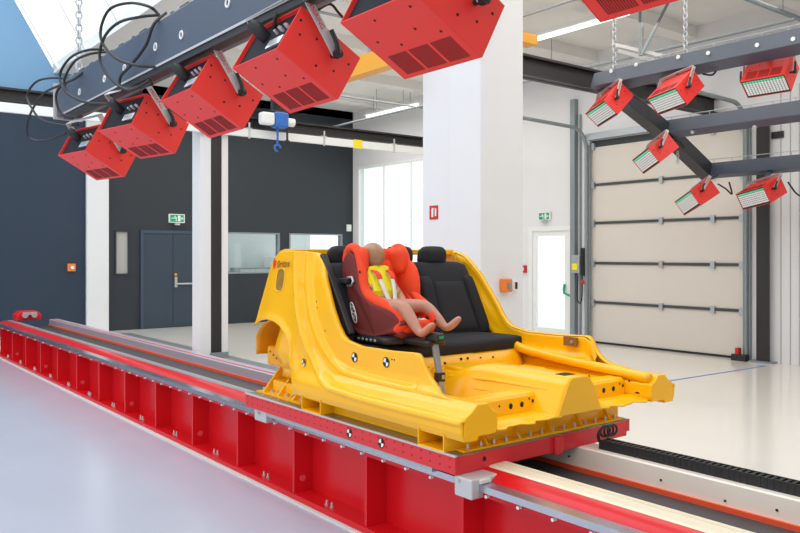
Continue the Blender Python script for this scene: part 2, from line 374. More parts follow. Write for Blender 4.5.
# roof: flat ceiling with ribs, sloping skylight over the left bay
struct(MB().box((XE, -4, ZC), (XR+.2, YB+.2, ZC+.2)).build('ceiling', M['ceil']))
b = MB()
for i in range(9):
    y = 1.2+2.0*i; b.box((6.2, y, ZC-.20), (XR, y+.28, ZC))
struct(b.build('ceiling_ribs', M['ceil']))
t = thing('window_5', '', '', (XE, 6, ZC)); del t['label']; del t['category']; struct(t)
sl0 = Vector((XE, 0, ZC)); sl1 = Vector((1.9, 0, 9.7)); b = MB()
for i in range(12):
    y = -4+1.9*i; b.beam(sl0+Vector((0, y, 0)), sl1+Vector((0, y, 0)), .05, .06)
for k in (0, .5, 1):
    p = sl0.lerp(sl1, k); b.beam(p+Vector((0, -4, 0)), p+Vector((0, YB, 0)), .06, .06)
b.build('window_frame', M['signw'], t)
g = MB().grid([[(XE+.02, -4, ZC), (XE+.02, YB, ZC)], [(1.92, -4, 9.7), (1.92, YB, 9.7)]]); g.build('pane', M['glass'], t)

# white columns of the crane bay and their beams
def column(y, hx=.18, hy=.16):
    return MB().box((colx-hx, y-hy, 0), (colx+hx, y+hy, ZC))
c3 = rY(87, 0, 109, 300, Y=17.1)
tag(MB().box((c3[0], 17.1, 0), (c3[1], 17.2, ZC)).build('white_column', M['white'], bevel=.01), 'white square column against the dark wall at far left', 'column')
cA = at(193, 355, Z=0); Ya = 11.6
xa, xb, xc, xd = [at(p, 300, Y=Ya).x for p in (200, 211, 222, 228)]
t = thing('white_column', 'white column with dark steel web standing in front of the double door', 'column', (xa, Ya, 0))
MB().box((xa, Ya, 0), (xb, Ya+.3, 3.86)).build('shaft', M['white'], t, bevel=.005)
MB().box((xb, Ya+.02, 0), (xc, Ya+.28, 3.86)).build('steel_web', M['dark'], t)
MB().box((xc, Ya, 0), (xd, Ya+.3, 3.86)).build('flange', M['warm'], t)
MB().box((xb-.02, Ya-.03, 0), (xc+.10, Ya, .10)).build('foot_plate', M['galvd'], t)
# big boxed column
y1, y2, y3 = at(480.5, 300, X=colx).y, at(449, 300, X=colx).y, at(421, 300, X=colx).y
x2 = at(523, 300, Y=y1).x; YCOL = y1
t = thing('white_column', 'massive white boxed column behind the car body in the centre', 'column', (colx, y1, 0))
MB().box((colx, y1, 0), (x2, y2, ZC)).build('shaft', M['white'], t, bevel=.006)
MB().box((colx+.05, y2, 0), (x2, y3+.03, ZC)).build('pilaster', M['white'], t, bevel=.006)
# crane runway beams
def ibeam(name, label, x0, x1, y, z0, z1, m=M['dark']):
    b = MB().box((x0, y-.1, z0), (x1, y+.1, z0+.03)).box((x0, y-.1, z1-.03), (x1, y+.1, z1)).box((x0, y-.02, z0), (x1, y+.02, z1))
    return tag(b.build(name, m), label, 'beam')
zt = at(0, 87, Y=11.7).z; zb = at(0, 101, Y=11.7).z
ibeam('steel_beam', 'long dark steel beam crossing behind the red lamp row', -6, XR-.01, 11.75, zb, zt)
zr = at(0, 103, Y=11.6).z; zr0 = at(0, 112.5, Y=11.6).z
tr = MB().box((-6, 11.5, zr0), (XR-.01, 11.56, zr)).build('cable_tray', M['signw']); tag(tr, 'white cable trunking running just below the long dark beam', 'trunking')
zt2 = at(560, 64, Y=6.9).z; ibeam('steel_beam', 'short dark steel beam running from big column to sectional door wall', x2-.1, XR-.01, 6.9, zt2-.27, zt2)
q = at(358, 147, Y=11.49); tag(MB().box((q.x-.09, 11.485, zr0-.015), (q.x+.09, 11.5, zr+.01)).build('yellow_tape', mat('tape_yellow', (.9, .75, .02), .5)), 'small yellow tape patch on the white trunking', 'tape')
for i, px in enumerate((325, 395, 250)):
    q = at(px, 141, Y=11.47); b = MB().box((q.x-.012, 11.485, zr0-.03), (q.x+.012, 11.5, zr+.10)).box((q.x-.05, 11.485, zr-.0), (q.x+.05, 11.66, zr+.015))
    tag(b.build('tray_hanger', M['alu']), ['steel hanger clip on trunking above the dark wall', 'steel hanger clip on trunking nearest the big white column', 'steel hanger clip on trunking below the blue hoist'][i], 'hanger')
# diagonal wall braces / cable runs on the ceiling
def pipe(name, label, p, q, r, m, cat):
    b = MB().cyl(p, q, r, 8); p, q = Vector(p), Vector(q)
    for k in (.2, .8): c = p.lerp(q, k); b.cyl(c, (c.x, c.y, ZC), .006, 6)
    return tag(b.build(name, m, smooth=True), label, cat)
for i, (x, ya, yb, lab) in enumerate(((8.42, 11.0, 12.6, 'fluorescent batten on the ceiling seen just under the yellow crane girder'), (9.08, 6.5, 8.9, 'long bright fluorescent batten right of the big column near the ceiling'), (11.0, 13.4, 15.4, 'fluorescent batten farthest back beside the big column'))):
    t = thing('ceiling_lamp', lab, 'ceiling lamp', (x, ya, ZC-.5), group='fluorescent battens')
    del t['group']
    MB().box((x-.06, ya, ZC-.44), (x+.06, yb, ZC-.38)).build('housing', M['signw'], t)
    MB().cyl((x, ya+.03, ZC-.47), (x, yb-.03, ZC-.47), .028, 10).build('tube', M['tube'], t, smooth=True)
    for yy in (ya+.3, yb-.3): MB().box((x-.006, yy, ZC-.38), (x+.006, yy+.012, ZC)).build('hanger_rod', M['galv'], t)
ducts = [('cable_tray', 'galvanised ceiling tray running across behind the right red rig', (6.2, 5.2, 4.95), (XR-.05, 5.2, 4.95), .05),
         ('conduit_pipe', 'thin blue-grey pipe running along the ceiling right of the column', (7.9, 5.0, 4.9), (7.9, 9.8, 4.9), .02),
         ('conduit_pipe', 'grey ceiling pipe left of the big column above the beam', (5.6, 9.2, 5.0), (XR-.05, 9.2, 5.0), .03),
         ('conduit_pipe', 'grey ceiling pipe farther back above the dark wall', (5.6, 13.4, 4.9), (XR-.05, 13.4, 4.9), .03),
         ('conduit_pipe', 'grey pipe running lengthwise under the ceiling near the side wall', (10.6, 5, 4.8), (10.6, 16.8, 4.8), .035)]
for nme, lab, p, q, r in ducts: pipe(nme, lab, p, q, r*.7, M['galvd'], 'pipe')
# yellow overhead crane girder, lengthwise
t = thing('overhead_crane', 'yellow overhead crane girder seen between the red lamps', 'crane', (5.2, 8.0, 3.6))
g0 = at(370, 75, X=5.15)
MB().box((5.15, 6.75, g0.z+.045), (5.3, 9.3, g0.z+.26)).build('girder', M['craney'], t)
MB().box((5.12, 9.3, g0.z-.08), (5.33, 9.38, g0.z+.28)).build('end_plate', M['dark'], t)
for yy in (7.2, 8.9): MB().box((5.2, yy, g0.z+.26), (5.25, yy+.05, ZC)).build('hanger_rod', M['galvd'], t)
q = at(527, 44, Y=7.5); tag(MB().box((q.x-.4, 7.3, q.z-.06), (q.x-.0, 7.5, q.z+.08)).box((q.x-.36, 7.38, q.z+.08), (q.x-.32, 7.42, ZC)).build('crane_buffer', M['craney'], bevel=.005), 'small yellow end stop showing right of the big column', 'buffer')
# hoist
q = at(270, 119, Y=11.35); t = thing('chain_hoist', 'white and blue chain hoist hanging under the dark beam', 'hoist', (q.x, 11.35, q.z))
MB().box((q.x-.18, 11.27, q.z-.1), (q.x+.06, 11.43, q.z+.1)).build('motor', M['signw'], t, bevel=.04, seg=3)
MB().box((q.x+.06, 11.25, q.z-.13), (q.x+.3, 11.45, q.z+.12)).build('gearbox', M['hoistb'], t, bevel=.03, seg=3)
MB().cyl((q.x+.3, 11.35, q.z-.02), (q.x+.44, 11.35, q.z-.02), .07).build('end_cap', M['signw'], t, smooth=True)
for dx, mm, ln in ((.14, M['hoistb'], .40), (.32, M['black'], .32)):
    z = q.z-.12; b = MB().cyl((q.x+dx, 11.35, z), (q.x+dx, 11.35, z-ln+.12), .018); b.tube([(q.x+dx+.055*math.cos(a), 11.35, z-ln+.06+.055*math.sin(a)) for a in [2*PI*i/12 for i in range(10)]], .018, 6)
    b.build('hook', mm, t, smooth=True)
MB().box((q.x-.02, 11.33, q.z+.1), (q.x+.1, 11.66, zt-.02)).build('suspension', M['dark'], t)
# chains
def chain(label, x, y, z0, z1, s=.045):
    b = MB(); z = z0; k = 0
    while z < z1:
        pts = []
        for i in range(10):
            a = 2*PI*i/10; u = math.cos(a)*s*.42; v = math.sin(a)*s*.62
            pts.append((x+(u if k % 2 else 0), y+(0 if k % 2 else u), z+v+s*.4))
        b.tube(pts, s*.14, 5, closed=True); z += s*.92; k += 1
    return tag(b.build('hanging_chain', M['zinc'], smooth=True), label, 'chain')
q = at(619, 60, X=8.6); chain('zinc chain carrying left end of the upper rig beam', 8.5, q.y, 4.0, ZC-.02, .06)
q = at(690, 30, X=8.6); chain('zinc chain carrying upper rig beam above its second lamp', 8.5, q.y, 4.05, ZC-.02, .06)
q = at(687, 140, X=10.2); chain('short zinc chain with hook under the middle rig beam', q.x, q.y+.15, 2.98, 3.35, .05)
q = at(79, 40, X=1.98); chain('zinc chain holding far end of the near slate beam', 1.98, q.y, 3.2, 7.2, .06)

# ================================================================== TRACK
Y0, Y1 = -0.6, 14.3
t = thing('sled_track', 'long red test sled track with bolted girder sides and silver ledge', 'track', (3.2, 5, 0))
TR = t
YM = 4.2
MB().box((2.84, Y0, .02), (3.60, Y1, .42)).build('core', M['red'], t)
MB().box((2.68, Y0, .012), (2.86, Y1, .05)).build('bottom_flange', M['red'], t, bevel=.004)
MB().box((2.655, Y0, 0), (2.70, Y1, .012)).build('grout_strip', M['belt'], t)
def rail(name, ya, yb, dz):
    z = lambda v: v-dz if v > .54 else v
    MB().prism([(2.69, .47), (2.84, .47), (2.84, .42), (2.95, .42), (2.95, z(.572)), (2.84, z(.572)), (2.80, z(.568)), (2.768, z(.555)), (2.745, .535-dz*.3), (2.742, .50), (2.69, .50)], 'y', ya, yb).build(name, M['red'], t, smooth=True)
rail('rail_beam', Y0, YM, 0); rail('rail_beam', YM, Y1, .018)
MB().prism([(2.66, .503), (2.663, .535), (2.742, .535), (2.742, .503)], 'y', Y0, Y1).build('silver_ledge', M['ledge'], t)
MB().prism([(2.83, .572), (2.845, .580), (2.915, .582), (2.917, .574), (2.923, .574), (2.925, .582), (2.955, .582), (2.955, .43), (2.95, .43), (2.95, .572)], 'y', Y0, YM).build('cream_rail', M['cream'], t)
for x0, x1, m_, zz in ((2.885, 2.90, 'galv', .560), (2.90, 2.912, 'joint', .556), (2.912, 2.93, 'galv', .560), (2.93, 2.938, 'redc', .558), (2.938, 2.955, 'galv', .560)):
    MB().box((x0, YM, .5535), (x1, Y1, zz)).build('rail_strip', M[m_], t)
MB().box((2.955, Y0, .42), (3.535, Y1, .43)).build('channel_liner', M['beltdk'], t)
MB().box((3.525, Y0, .43), (3.54, YM, .456)).build('orange_strip', M['stripe'], t)
MB().box((3.525, YM, .43), (3.54, Y1, .456)).build('orange_strip', M['stripe'], t)
MB().prism([(3.54, .43), (3.54, .562), (3.55, .568), (3.68, .568), (3.68, .42), (3.60, .42), (3.60, .43)], 'y', Y0, YM).build('channel_wall', M['chan'], t)
MB().prism([(3.54, .43), (3.54, .538), (3.55, .545), (3.68, .545), (3.68, .42), (3.60, .42), (3.60, .43)], 'y', YM, Y1).build('channel_wall', mat('reflecting_channel_wall', (.46, .42, .47), .35, metal=.2, noise=.06, nscale=5), t)  # same wall continued; its lavender reflection is put into the colour
MB().box((3.57, YM, .545), (3.585, Y1, .549)).build('red_line', M['redc'], t)
MB().box((3.63, Y0, 0), (3.655, Y1, .43)).build('rear_web', M['red'], t)
k = 0; ys = []
y = 3.78-.84*5
while y < Y1-.1: ys.append(y); y += .84
st = MB().box((2.70, -.012, .05), (2.84, .012, .47)); sto = None
for y in ys:
    if y < Y0+.05: continue
    o = MB().box((2.695, y-.012, .05), (2.84, y+.012, .47)).build('stiffener', M['red'], t)
    c = o; b = MB().cyl((2.76, y-.018, .14), (2.76, y-.011, .14), .022, 12)
    b.build('cover_cap', mat('cap_red', (.75, .10, .12), .4), o) if int(round((y-3.78)/.84)) % 2 == 1 else None
    # bolts pair on the bottom flange
    for dy in (-.04, .02):
        yy = y+.45+dy
        if yy < Y1: MB().cyl((2.725, yy, .05), (2.725, yy, .085), .007, 8).cyl((2.725, yy, .05), (2.725, yy, .062), .014, 6).build('anchor_bolt', M['bolt'], t)
nb = 0; y = 1.9
while y < Y1:
    if nb < 95: MB().cyl((2.668, y, .484), (2.69, y, .484), .0085, 8).build('bolt', M['signw'], t)
    nb += 1; y += .21 if y < 8 else .42
for y, z in ((1.75, .50), (2.35, .50), (2.95, .50), (2.0, .48)):
    MB().cyl((3.534, y, z), (3.541, y, z), .006, 8).build('screw', M['dark'], t)
# red buffer at far end of track
q = at(26, 318, X=3.1); t = thing('end_buffer', 'small red buffer block with silver dampers at the far end of track', 'buffer', (3.1, 14.0, .58))
MB().prism([(2.94, .572), (3.32, .572), (3.32, .66), (3.26, .72), (3.0, .72), (2.94, .66)], 'y', 13.9, 14.2).build('block', M['red'], t, bevel=.015)
MB().cyl((3.06, 13.84, .66), (3.06, 13.9, .66), .045).cyl((3.20, 13.84, .66), (3.20, 13.9, .66), .045).box((3.03, 13.85, .665), (3.24, 13.9, .705)).build('damper', M['silver'], t, smooth=True)
# cable chain
t = thing('cable_chain', 'black segmented cable chain running along the far rail', 'cable chain', (3.62, 1, .59))
for i in range(95):
    y = 2.78-.032*i
    b = MB().box((3.588, y-.0305, .569), (3.596, y, .622)).box((3.654, y-.0305, .569), (3.662, y, .622)).box((3.596, y-.022, .612), (3.654, y-.008, .620))
    b.build('chain_link', M['rubber'], t)
MB().box((3.596, Y0, .569), (3.654, 2.78, .600)).build('cable_bundle', M['rubber'], t)
# loop of cable at its carriage end
q = at(598, 438, X=3.62)
b = MB()
for j in range(3):
    pts = [(3.63+.012*j+.085*(1-math.cos(a))*.5, 2.80-.015*j, .652+.004*j+.030*math.sin(a)) for a in [i/14*2*PI*1.02 for i in range(15)]]
    b.tube(spl(pts, 3), .007, 6)
b.tube(spl([(3.62, 2.80, .60), (3.61, 2.80, .64), (3.63, 2.80, .665)], 4), .010, 6)
tag(b.build('cable_loop', M['rubber'], smooth=True), 'black cable loop where the cable chain meets the carriage', 'cable')

# ================================================================== CARRIAGE
CX0, CX1, CY0, CY1, CZ0, CZ1 = 2.60, 4.02, 2.885, 5.14, .592, .656
t = thing('sled_carriage', 'red flat sled carriage with silver top riding on the track', 'sled carriage', (3.3, 4.0, .6))
CAR = t
MB().box((CX0, CY0, CZ0-.026), (CX0+.03, CY1, CZ1)).build('side_plate', M['redc'], t, bevel=.003)
MB().box((CX0+.02, CY0+.2, .536), (CX0+.08, CY1-.1, CZ0-.02)).build('slide_rail', M['galv'], t)
MB().box((CX1-.03, CY0, CZ0), (CX1, CY1, CZ1)).build('side_plate', M['redc'], t, bevel=.003)
MB().box((CX0+.03, CY0+.0, CZ0-.026), (CX1-.03, CY0+.03, CZ1)).build('front_plate', M['redc'], t, bevel=.003)
MB().box((CX0+.03, CY1-.03, CZ0), (CX1-.03, CY1, CZ1)).build('rear_plate', M['redc'], t, bevel=.003)
MB().box((CX0, CY0, CZ1), (CX1, CY1, CZ1+.006)).build('top_plate', mat('scuffed_top_steel', (.26,.24,.22), .35, metal=.7, noise=.35, nscale=30), t)
MB().box((CX0-.002, CY0-.002, CZ1-.001), (CX0+.012, CY1, CZ1+.008)).build('edge_strip', M['alu'], t)
b = MB()
for i in range(30):
    for z in (CZ0+.008, CZ1-.016):
        y = CY0+.04+i*.075; b.cyl((CX0-.0015, y, z), (CX0+.001, y, z), .0042, 8)
b.build('hole_pattern', M['hole'], t)
MB().cyl((2.80, CY0-.002, .618), (2.80, CY0+.001, .618), .013, 16).build('hole', M['hole'], t)
q = at(557, 452, Y=CY0)
MB().box((q.x-.035, CY0-.025, .555), (q.x+.03, CY0, CZ1-.005)).build('towing_lug', M['redc'], t, bevel=.008)
b = MB()
for (x, y) in [(2.66+.075*i, 4.98-.11*j) for i in range(4) for j in range(4)]: b.cyl((x, y, CZ1+.004), (x, y, CZ1+.009), .008, 8)
b['x'] if False else b.build('bolt_pattern', M['bolt'], t)
for y0 in (2.78, 4.86):
    o = MB().box((2.612, y0, .465), (2.81, y0+.126, .565)).build('guide_block', M['alu'], t, bevel=.008) if y0 < 3 else MB().box((2.615, y0, .485), (2.70, y0+.17, .575)).build('guide_block', M['alu'], t, bevel=.008)
    MB().cyl((2.60, y0+.09, .545), (2.615, y0+.09, .545), .010, 10).build('screw', M['bolt'], o)
    if y0 < 3:
        MB().box((2.66, y0-.012, .537), (2.735, y0, .56)).build('wiper', M['belt'], o, bevel=.005)
def target(parent, c, r, nx, up=(0, 0, 1), name='target_marker'):
    """round black and white quadrant sticker facing nx"""
    n = Vector(nx).normalized(); u = Vector(up); a = u.cross(n).normalized(); u = n.cross(a); c = Vector(c)
    b = MB()
    for k in range(4):
        pts = [c+n*.002]+[c+n*.002+(a*math.cos(PI/2*k+PI/2*i/6)+u*math.sin(PI/2*k+PI/2*i/6))*r*.80 for i in range(7)]
        b.add(pts, [tuple(range(8))], k % 2)
    ring = [[c+n*.001+(a*math.cos(2*PI*i/24)+u*math.sin(2*PI*i/24))*rr for i in range(25)] for rr in (r*.80, r)]
    b.grid(ring, 0)
    return b.build(name, [M['hole'], M['signw']], parent)
for px, py in ((349.5, 433), (381.5, 443)):
    q = at(px, py, X=CX0); target(CAR, (CX0-.001, q.y, q.z), .029, (-1, 0, 0))

# ------------------------------------------------------------------ mounting frame (yellow)
t = thing('mounting_frame', 'yellow welded mounting frame between the carriage and car body', 'frame', (3.3, 4.0, CZ1+.006)); MF = t
ZT = CZ1+.006
def fork(y0, y1, x0, x1):
    b = MB(); z0, z1, k = ZT, .765, .009
    b.box((x0, y0, z0), (x1, y1, z0+k)).box((x0, y0, z1-k), (x1, y1, z1)).box((x0, y0, z0+k), (x1, y0+k, z1-k)).box((x0, y1-k, z0+k), (x1, y1, z1-k))
    return b.build('fork_tube', M['yel'], t, bevel=.003)
fork(4.13, 4.36, 2.60, 4.02); fork(2.97, 3.18, 2.60, 4.02)
MB().box((2.68, 2.905, ZT), (3.99, 3.19, ZT+.01)).build('front_base_plate', M['yel'], t)
MB().box((2.70, 3.18, ZT), (2.88, 4.13, .75)).build('side_rail', M['yel'], t, bevel=.004)
MB().box((2.75, 4.36, ZT), (2.88, 5.0, .76)).build('side_rail', M['yel'], t, bevel=.004)
MB().box((2.80, 2.99, ZT+.01), (4.0, 3.01, .765)).build('front_beam', M['yeld'], t)
for i in range(14):
    x = 2.73+i*.093
    MB().cyl((x, 2.935, ZT+.01), (x, 2.935, ZT+.024), .011, 6).cyl((x, 2.935, ZT+.01), (x, 2.935, ZT+.034), .006, 8).build('bolt', M['bolt'], t)
for x in (2.86, 3.10, 3.36, 3.62, 3.88):
    MB().prism([(2.915, ZT+.01), (2.99, ZT+.01), (2.99, .76)], 'x', x-.006, x+.006).build('gusset', M['yel'], t)
# rear bracket
MB().box((2.68, 4.5, ZT), (3.0, 5.12, ZT+.012)).build('rear_base_plate', M['yel'], t)
MB().box((2.86, 4.5, ZT+.012), (2.875, 5.10, .86)).build('upright_plate', M['yeld'], t)
for y in (5.04, 4.83, 4.63):
    MB().prism([(2.69, ZT+.012), (2.86, ZT+.012), (2.86, .84), (2.83, .84)], 'y', y-.008, y+.008).build('gusset', M['yel'], t)
for y in (5.09, 4.98, 4.89, 4.77, 4.69, 4.57):
    MB().cyl((2.73, y, ZT+.012), (2.73, y, ZT+.035), .012, 6).build('bolt', M['bolt'], t)

# ================================================================== CAR BODY
XM = 3.50
t = thing('car_body', 'yellow painted cut-open car body shell mounted on the sled carriage', 'car body', (XM, 4.0, .755)); CB = t
def interp(tab, x):
    if x <= tab[0][0]: return tab[0][1]
    for (a, b), (c, d) in zip(tab[:-1], tab[1:]):
        if x <= c: return b+(d-b)*(x-a)/(c-a)
    return tab[-1][1]
# side panel outline in (Y, Z)
TOP = [(2.83, .905), (3.0, .908), (3.09, .918), (3.16, .932), (3.22, .955), (3.27, .99), (3.31, 1.035), (3.335, 1.085), (3.37, 1.112), (3.6, 1.102), (3.9, 1.10), (4.06, 1.125), (4.11, 1.15), (4.166, 1.21), (4.27, 1.358), (4.36, 1.49), (4.453, 1.61), (4.50, 1.652), (4.58, 1.675), (4.7, 1.682), (4.85, 1.685), (4.90, 1.68), (4.96, 1.64), (5.034, 1.56), (5.105, 1.39), (5.15, 1.28), (5.17, 1.18)]
ARC = [(4.575, .93), (4.58, 1.0), (4.60, 1.06), (4.65, 1.115), (4.75, 1.17), (4.85, 1.195), (4.95, 1.20), (5.06, 1.185), (5.13, 1.160), (5.17, 1.14)]
def zbot(y):
    if y < 4.45: return .74
    if y < 4.575: return .74+(y-4.45)/.125*.19
    return interp(ARC, y)
# door-opening feature line (Y, Z): recessed above/in front of it
APT = [(2.85, .84), (3.4, .835), (3.76, .838), (4.05, .855), (4.22, .912), (4.37, 1.035), (4.50, 1.222), (4.60, 1.42), (4.66, 1.60), (4.68, 1.70)]
def sd(y, z):
    """distance from the feature line, positive on the door side"""
    best = 9; sg = 1
    for (a, b), (c, d) in zip(APT[:-1], APT[1:]):
        vx, vz = c-a, d-b; tt = max(0, min(1, ((y-a)*vx+(z-b)*vz)/(vx*vx+vz*vz)))
        dx, dz = y-(a+vx*tt), z-(b+vz*tt); dd = math.hypot(dx, dz)
        if dd < best: best = dd; sg = 1 if (vx*dz-vz*dx) > 0 else -1
    return best*sg
XO = [(.70, .065), (.735, .02), (.78, .0), (.84, .0), (.87, .02), (.90, .05), (.98, .07), (1.1, .065), (1.3, .07), (1.5, .10), (1.68, .16)]
def sstep(a, b, x): x = max(0, min(1, (x-a)/(b-a))); return x*x*(3-2*x)
def xout(y, z):
    base = 2.60+interp(XO, z)
    rear = sstep(4.35, 4.75, y); base = base*(1-rear)+rear*(2.655+.10*max(0, (z-1.0))/.68)    # flush quarter panel
    base += .035*sstep(4.9, 5.2, y)
    s = sd(y, z)
    base += .048*sstep(.0, .026, s)-.012*math.exp(-((s+.012)/.012)**2)
    base += .030*sstep(.085, .11, s)-.008*math.exp(-((s-.078)/.010)**2)
    if y > 4.5:                                             # flared wheel-arch lip
        dz = z-interp(ARC, y); base -= .018*math.exp(-(dz/.035)**2)
    return base
ycols = sorted(set([round(2.83+.02*i, 4) for i in range(118)]+[4.575, 5.17]))
ycols = [y for y in ycols if y <= 5.1701]
NV = 64
fuel = (at(278, 280, X=2.70).y, at(278, 280, X=2.70).z)
def side_rows(mirror=False):
    rows = []
    for y in ycols:
        zb_, zt_ = zbot(y), interp(TOP, y); row = []
        for j in range(NV+1):
            z = zb_+(zt_-zb_)*j/NV; x = xout(y, z); row.append(((2*XM-x) if mirror else x, y, z))
        rows.append(row)
    return rows
def side_panel(mirror):
    b = MB(); rows = side_rows(mirror); n = NV+1; vs = [v for r in rows for v in r]; fs = []
    for i in range(len(rows)-1):
        for j in range(NV):
            cy = (rows[i][j][1]+rows[i+1][j][1])/2; cz = (rows[i][j][2]+rows[i+1][j+1][2])/2
            fs.append((i*n+j, (i+1)*n+j, (i+1)*n+j+1, i*n+j+1))
    b.add(vs, fs); o = b.build('side_panel', M['yel'], CB, smooth='all', solid=.012)
    return o
SP = side_panel(False); side_panel(True)
# inner panels: inner sill box, inner wheelhouse, inner quarter
def mx(x, m): return 2*XM-x if m else x
for m in (False, True):
    def bx(b, lo, hi, mi=0):
        x0, x1 = sorted((mx(lo[0], m), mx(hi[0], m))); return b.box((x0, lo[1], lo[2]), (x1, hi[1], hi[2]), mi)
    prof = [(2.605, .775), (2.62, .735), (2.70, .735), (2.705, .755), (2.83, .755), (2.84, .79), (2.84, .86), (2.80, .88), (2.77, .915), (2.70, .915), (2.66, .88), (2.615, .855)]
    b = MB().prism([(mx(x, m), z) for x, z in prof], 'y', 2.828, 4.5); o = b.build('inner_sill', M['yel'], CB, bevel=.006)
    hb = MB()
    xi = mx(2.84, m); sgn = -1 if m else 1
    for y, z, ry, rz in ((2.93, .80, .018, .006), (2.99, .865, .008, .006), (3.15, .815, .022, .012), (3.24, .82, .022, .012), (3.40, .83, .011, .018), (3.0, .77, .008, .006), (3.3, .86, .006, .006)):
        hb.ball((xi+sgn*.0005, y, z), .002, ry, rz, 10)
    hb.build('sill_holes', M['hole'], o)
    # inner quarter panel
    rows = []
    for i in range(30):
        y = 3.28+.055*i
        if y > 4.92: break
        zt_ = interp(TOP, y)-.01; row = []
        for j in range(22):
            z = .80+(zt_-.80)*j/21
            bul = .03+.07*(1-sstep(.80,1.0,z))+sstep(.0, .16, zt_-z)*.10*math.exp(-((y-4.6)/.25)**2-((z-1.15)/.25)**2)+.008*math.sin(j*.9)*sstep(4.1, 4.3, y)*sstep(0, .1, zt_-z)
            bul += .025*math.exp(-((sd(y, z)-.12)/.03)**2)
            row.append((mx(xout(y, z)+bul, m), y, z))
        rows.append(row)
    MB().grid(rows).build('inner_quarter', M['yel'], CB, smooth='all', solid=.008)
    # top edge flange closing outer and inner skin
    rows = []
    for i in range(84):
        y = 2.84+.025*i
        if y > 4.90: break
        z = interp(TOP, y); x = xout(y, z); rows.append([(mx(x-.002, m), y, z), (mx(x+.034, m), y, z-.004)])
    MB().grid(rows).build('edge_flange', M['yel'], CB, smooth='all', solid=.006)
    # wheelhouse
    rows = []
    for i in range(13):
        a = PI*i/12; yy = 4.88+.33*math.cos(a); zz = .93+.27*math.sin(a)
        rows.append([(mx(2.70+.04*j, m), min(yy, 5.16), zz) for j in range(8)])
    MB().grid(rows).build('wheel_arch_liner', M['yeld'], CB, smooth='all', solid=.008)
# hole features on near and far
MB().prism([(4.55, .90), (5.14, .96), (5.16, 1.10), (5.05, 1.2), (4.8, 1.2), (4.55, 1.0)], 'x', 2.97, 2.99).build('wheelhouse_wall', M['yeld'], CB)
MB().box((2.74, 4.62, .86), (2.95, 5.08, 1.0)).build('rear_chassis_leg', M['yeld'], CB, bevel=.02)
MB().box((2*XM-2.95, 4.62, .86), (2*XM-2.74, 5.08, 1.0)).build('rear_chassis_leg', M['yeld'], CB, bevel=.02)
b = MB()
for i in range(9): b.ball((2.738, 4.66+.045*i, .92+.02*(i % 3)), .003, .008+.004*(i % 2), .007, 8)
b.build('chassis_leg_holes', M['hole'], CB)
MB().box((2.95, 4.98, .86), (2*XM-2.95, 5.05, 1.05)).build('rear_crossmember', M['yeld'], CB, bevel=.01)
MB().prism([(4.72, 1.655), (4.92, 1.655), (4.92, 1.685), (4.86, 1.697), (4.72, 1.697)], 'x', 2.76, 2*XM-2.76).build('parcel_shelf_rail', M['yel'], CB, bevel=.006)
# floor pan with ridges
def floor_z(x, y):
    z = .775+.008*math.sin(y*28)*(1 if abs(x-XM) > .22 else 0)
    z += .215*sstep(3.86, 3.97, y)
    return z
rows = []
for i in range(60):
    y = 2.84+.0285*i; row = []
    for j in range(45):
        x = 2.82+(2*XM-5.64)*j/44; edge = .018*math.sin(x*31)+.012*math.sin(x*57+1)
        yy = y-edge*(1-sstep(0, .12, y-2.84)) if i < 5 else y
        row.append((x, yy, floor_z(x, y)))
    rows.append(row)
MB().grid(rows).build('floor_pan', M['yel'], CB, smooth='all', solid=.008)
# tunnel
rows = []
for i in range(40):
    y = 2.83+.028*i; hgt = .975-.06*sstep(3.5, 3.75, y); tw = .075+.07*sstep(3.4, 3.7, y); bw = .185+.05*sstep(3.4, 3.7, y)
    P = [(-bw-.03, .775), (-bw, .78), (-tw-.035, .78+.75*(hgt-.78)), (-tw-.012, hgt-.012), (-tw+.01, hgt), (tw-.01, hgt), (tw+.012, hgt-.012), (tw+.035, .78+.75*(hgt-.78)), (bw, .78), (bw+.03, .775)]
    rows.append([(XM-.02+u, y, z) for u, z in P])
TU = MB().grid(rows).build('tunnel', M['yel'], CB, smooth=True, solid=.006)
MB().prism([(rows[0][k][0], rows[0][k][2]-.001) for k in range(1, 9)], 'y', 2.822, 2.832).build('tunnel_end_plate', M['yel'], TU)
for zz, oo in ((.84, .128), (.90, .105)):
    MB().tube([(XM-.02-oo-.012, 2.95, zz), (XM-.02-oo-.02, 3.4, zz), (XM-.02-oo-.07, 3.72, zz-.01)], .011, 8).build('tunnel_bead', M['yel'], TU, smooth=True)
b = MB().box((XM-.06, 2.90, .974), (XM+.03, 2.97, .981)).box((XM-.10, 3.62, .9), (XM-.04, 3.65, .936)).box((XM, 3.62, .9), (XM+.08, 3.65, .936)); b.build('tunnel_slots', M['hole'], TU)
# seat crossmembers
for x0, x1 in ((2.84, XM-.17), (XM+.13, 2*XM-2.84)):
    CM = MB().prism([(3.02, .775), (3.025, .865), (3.04, .885), (3.14, .885), (3.155, .865), (3.16, .775)], 'x', x0, x1).build('seat_crossmember', M['yel'], CB, bevel=.006)
    b = MB()
    for k, (fx, z, r) in enumerate(((.12, .86, .008), (.42, .835, .006), (.6, .825, .015), (.78, .825, .015), (.90, .85, .006), (.96, .835, .009))):
        b.ball((x0+(x1-x0)*fx, 3.021, z), r, .002, r*1.1, 10)
    b.build('holes', M['hole'], CM)
MB().prism([(3.50, .78), (3.52, .87), (3.56, .90), (3.74, .90), (3.80, .78)], 'x', XM+.02, 4.02).build('rear_floor_box', M['yel'], CB, bevel=.012)
MB().prism([(3.42, .78), (3.44, .86), (3.50, .93), (3.82, .95), (3.88, .78)], 'x', 3.35, XM+.05).build('floor_riser', M['yel'], CB, bevel=.015)
b = MB()
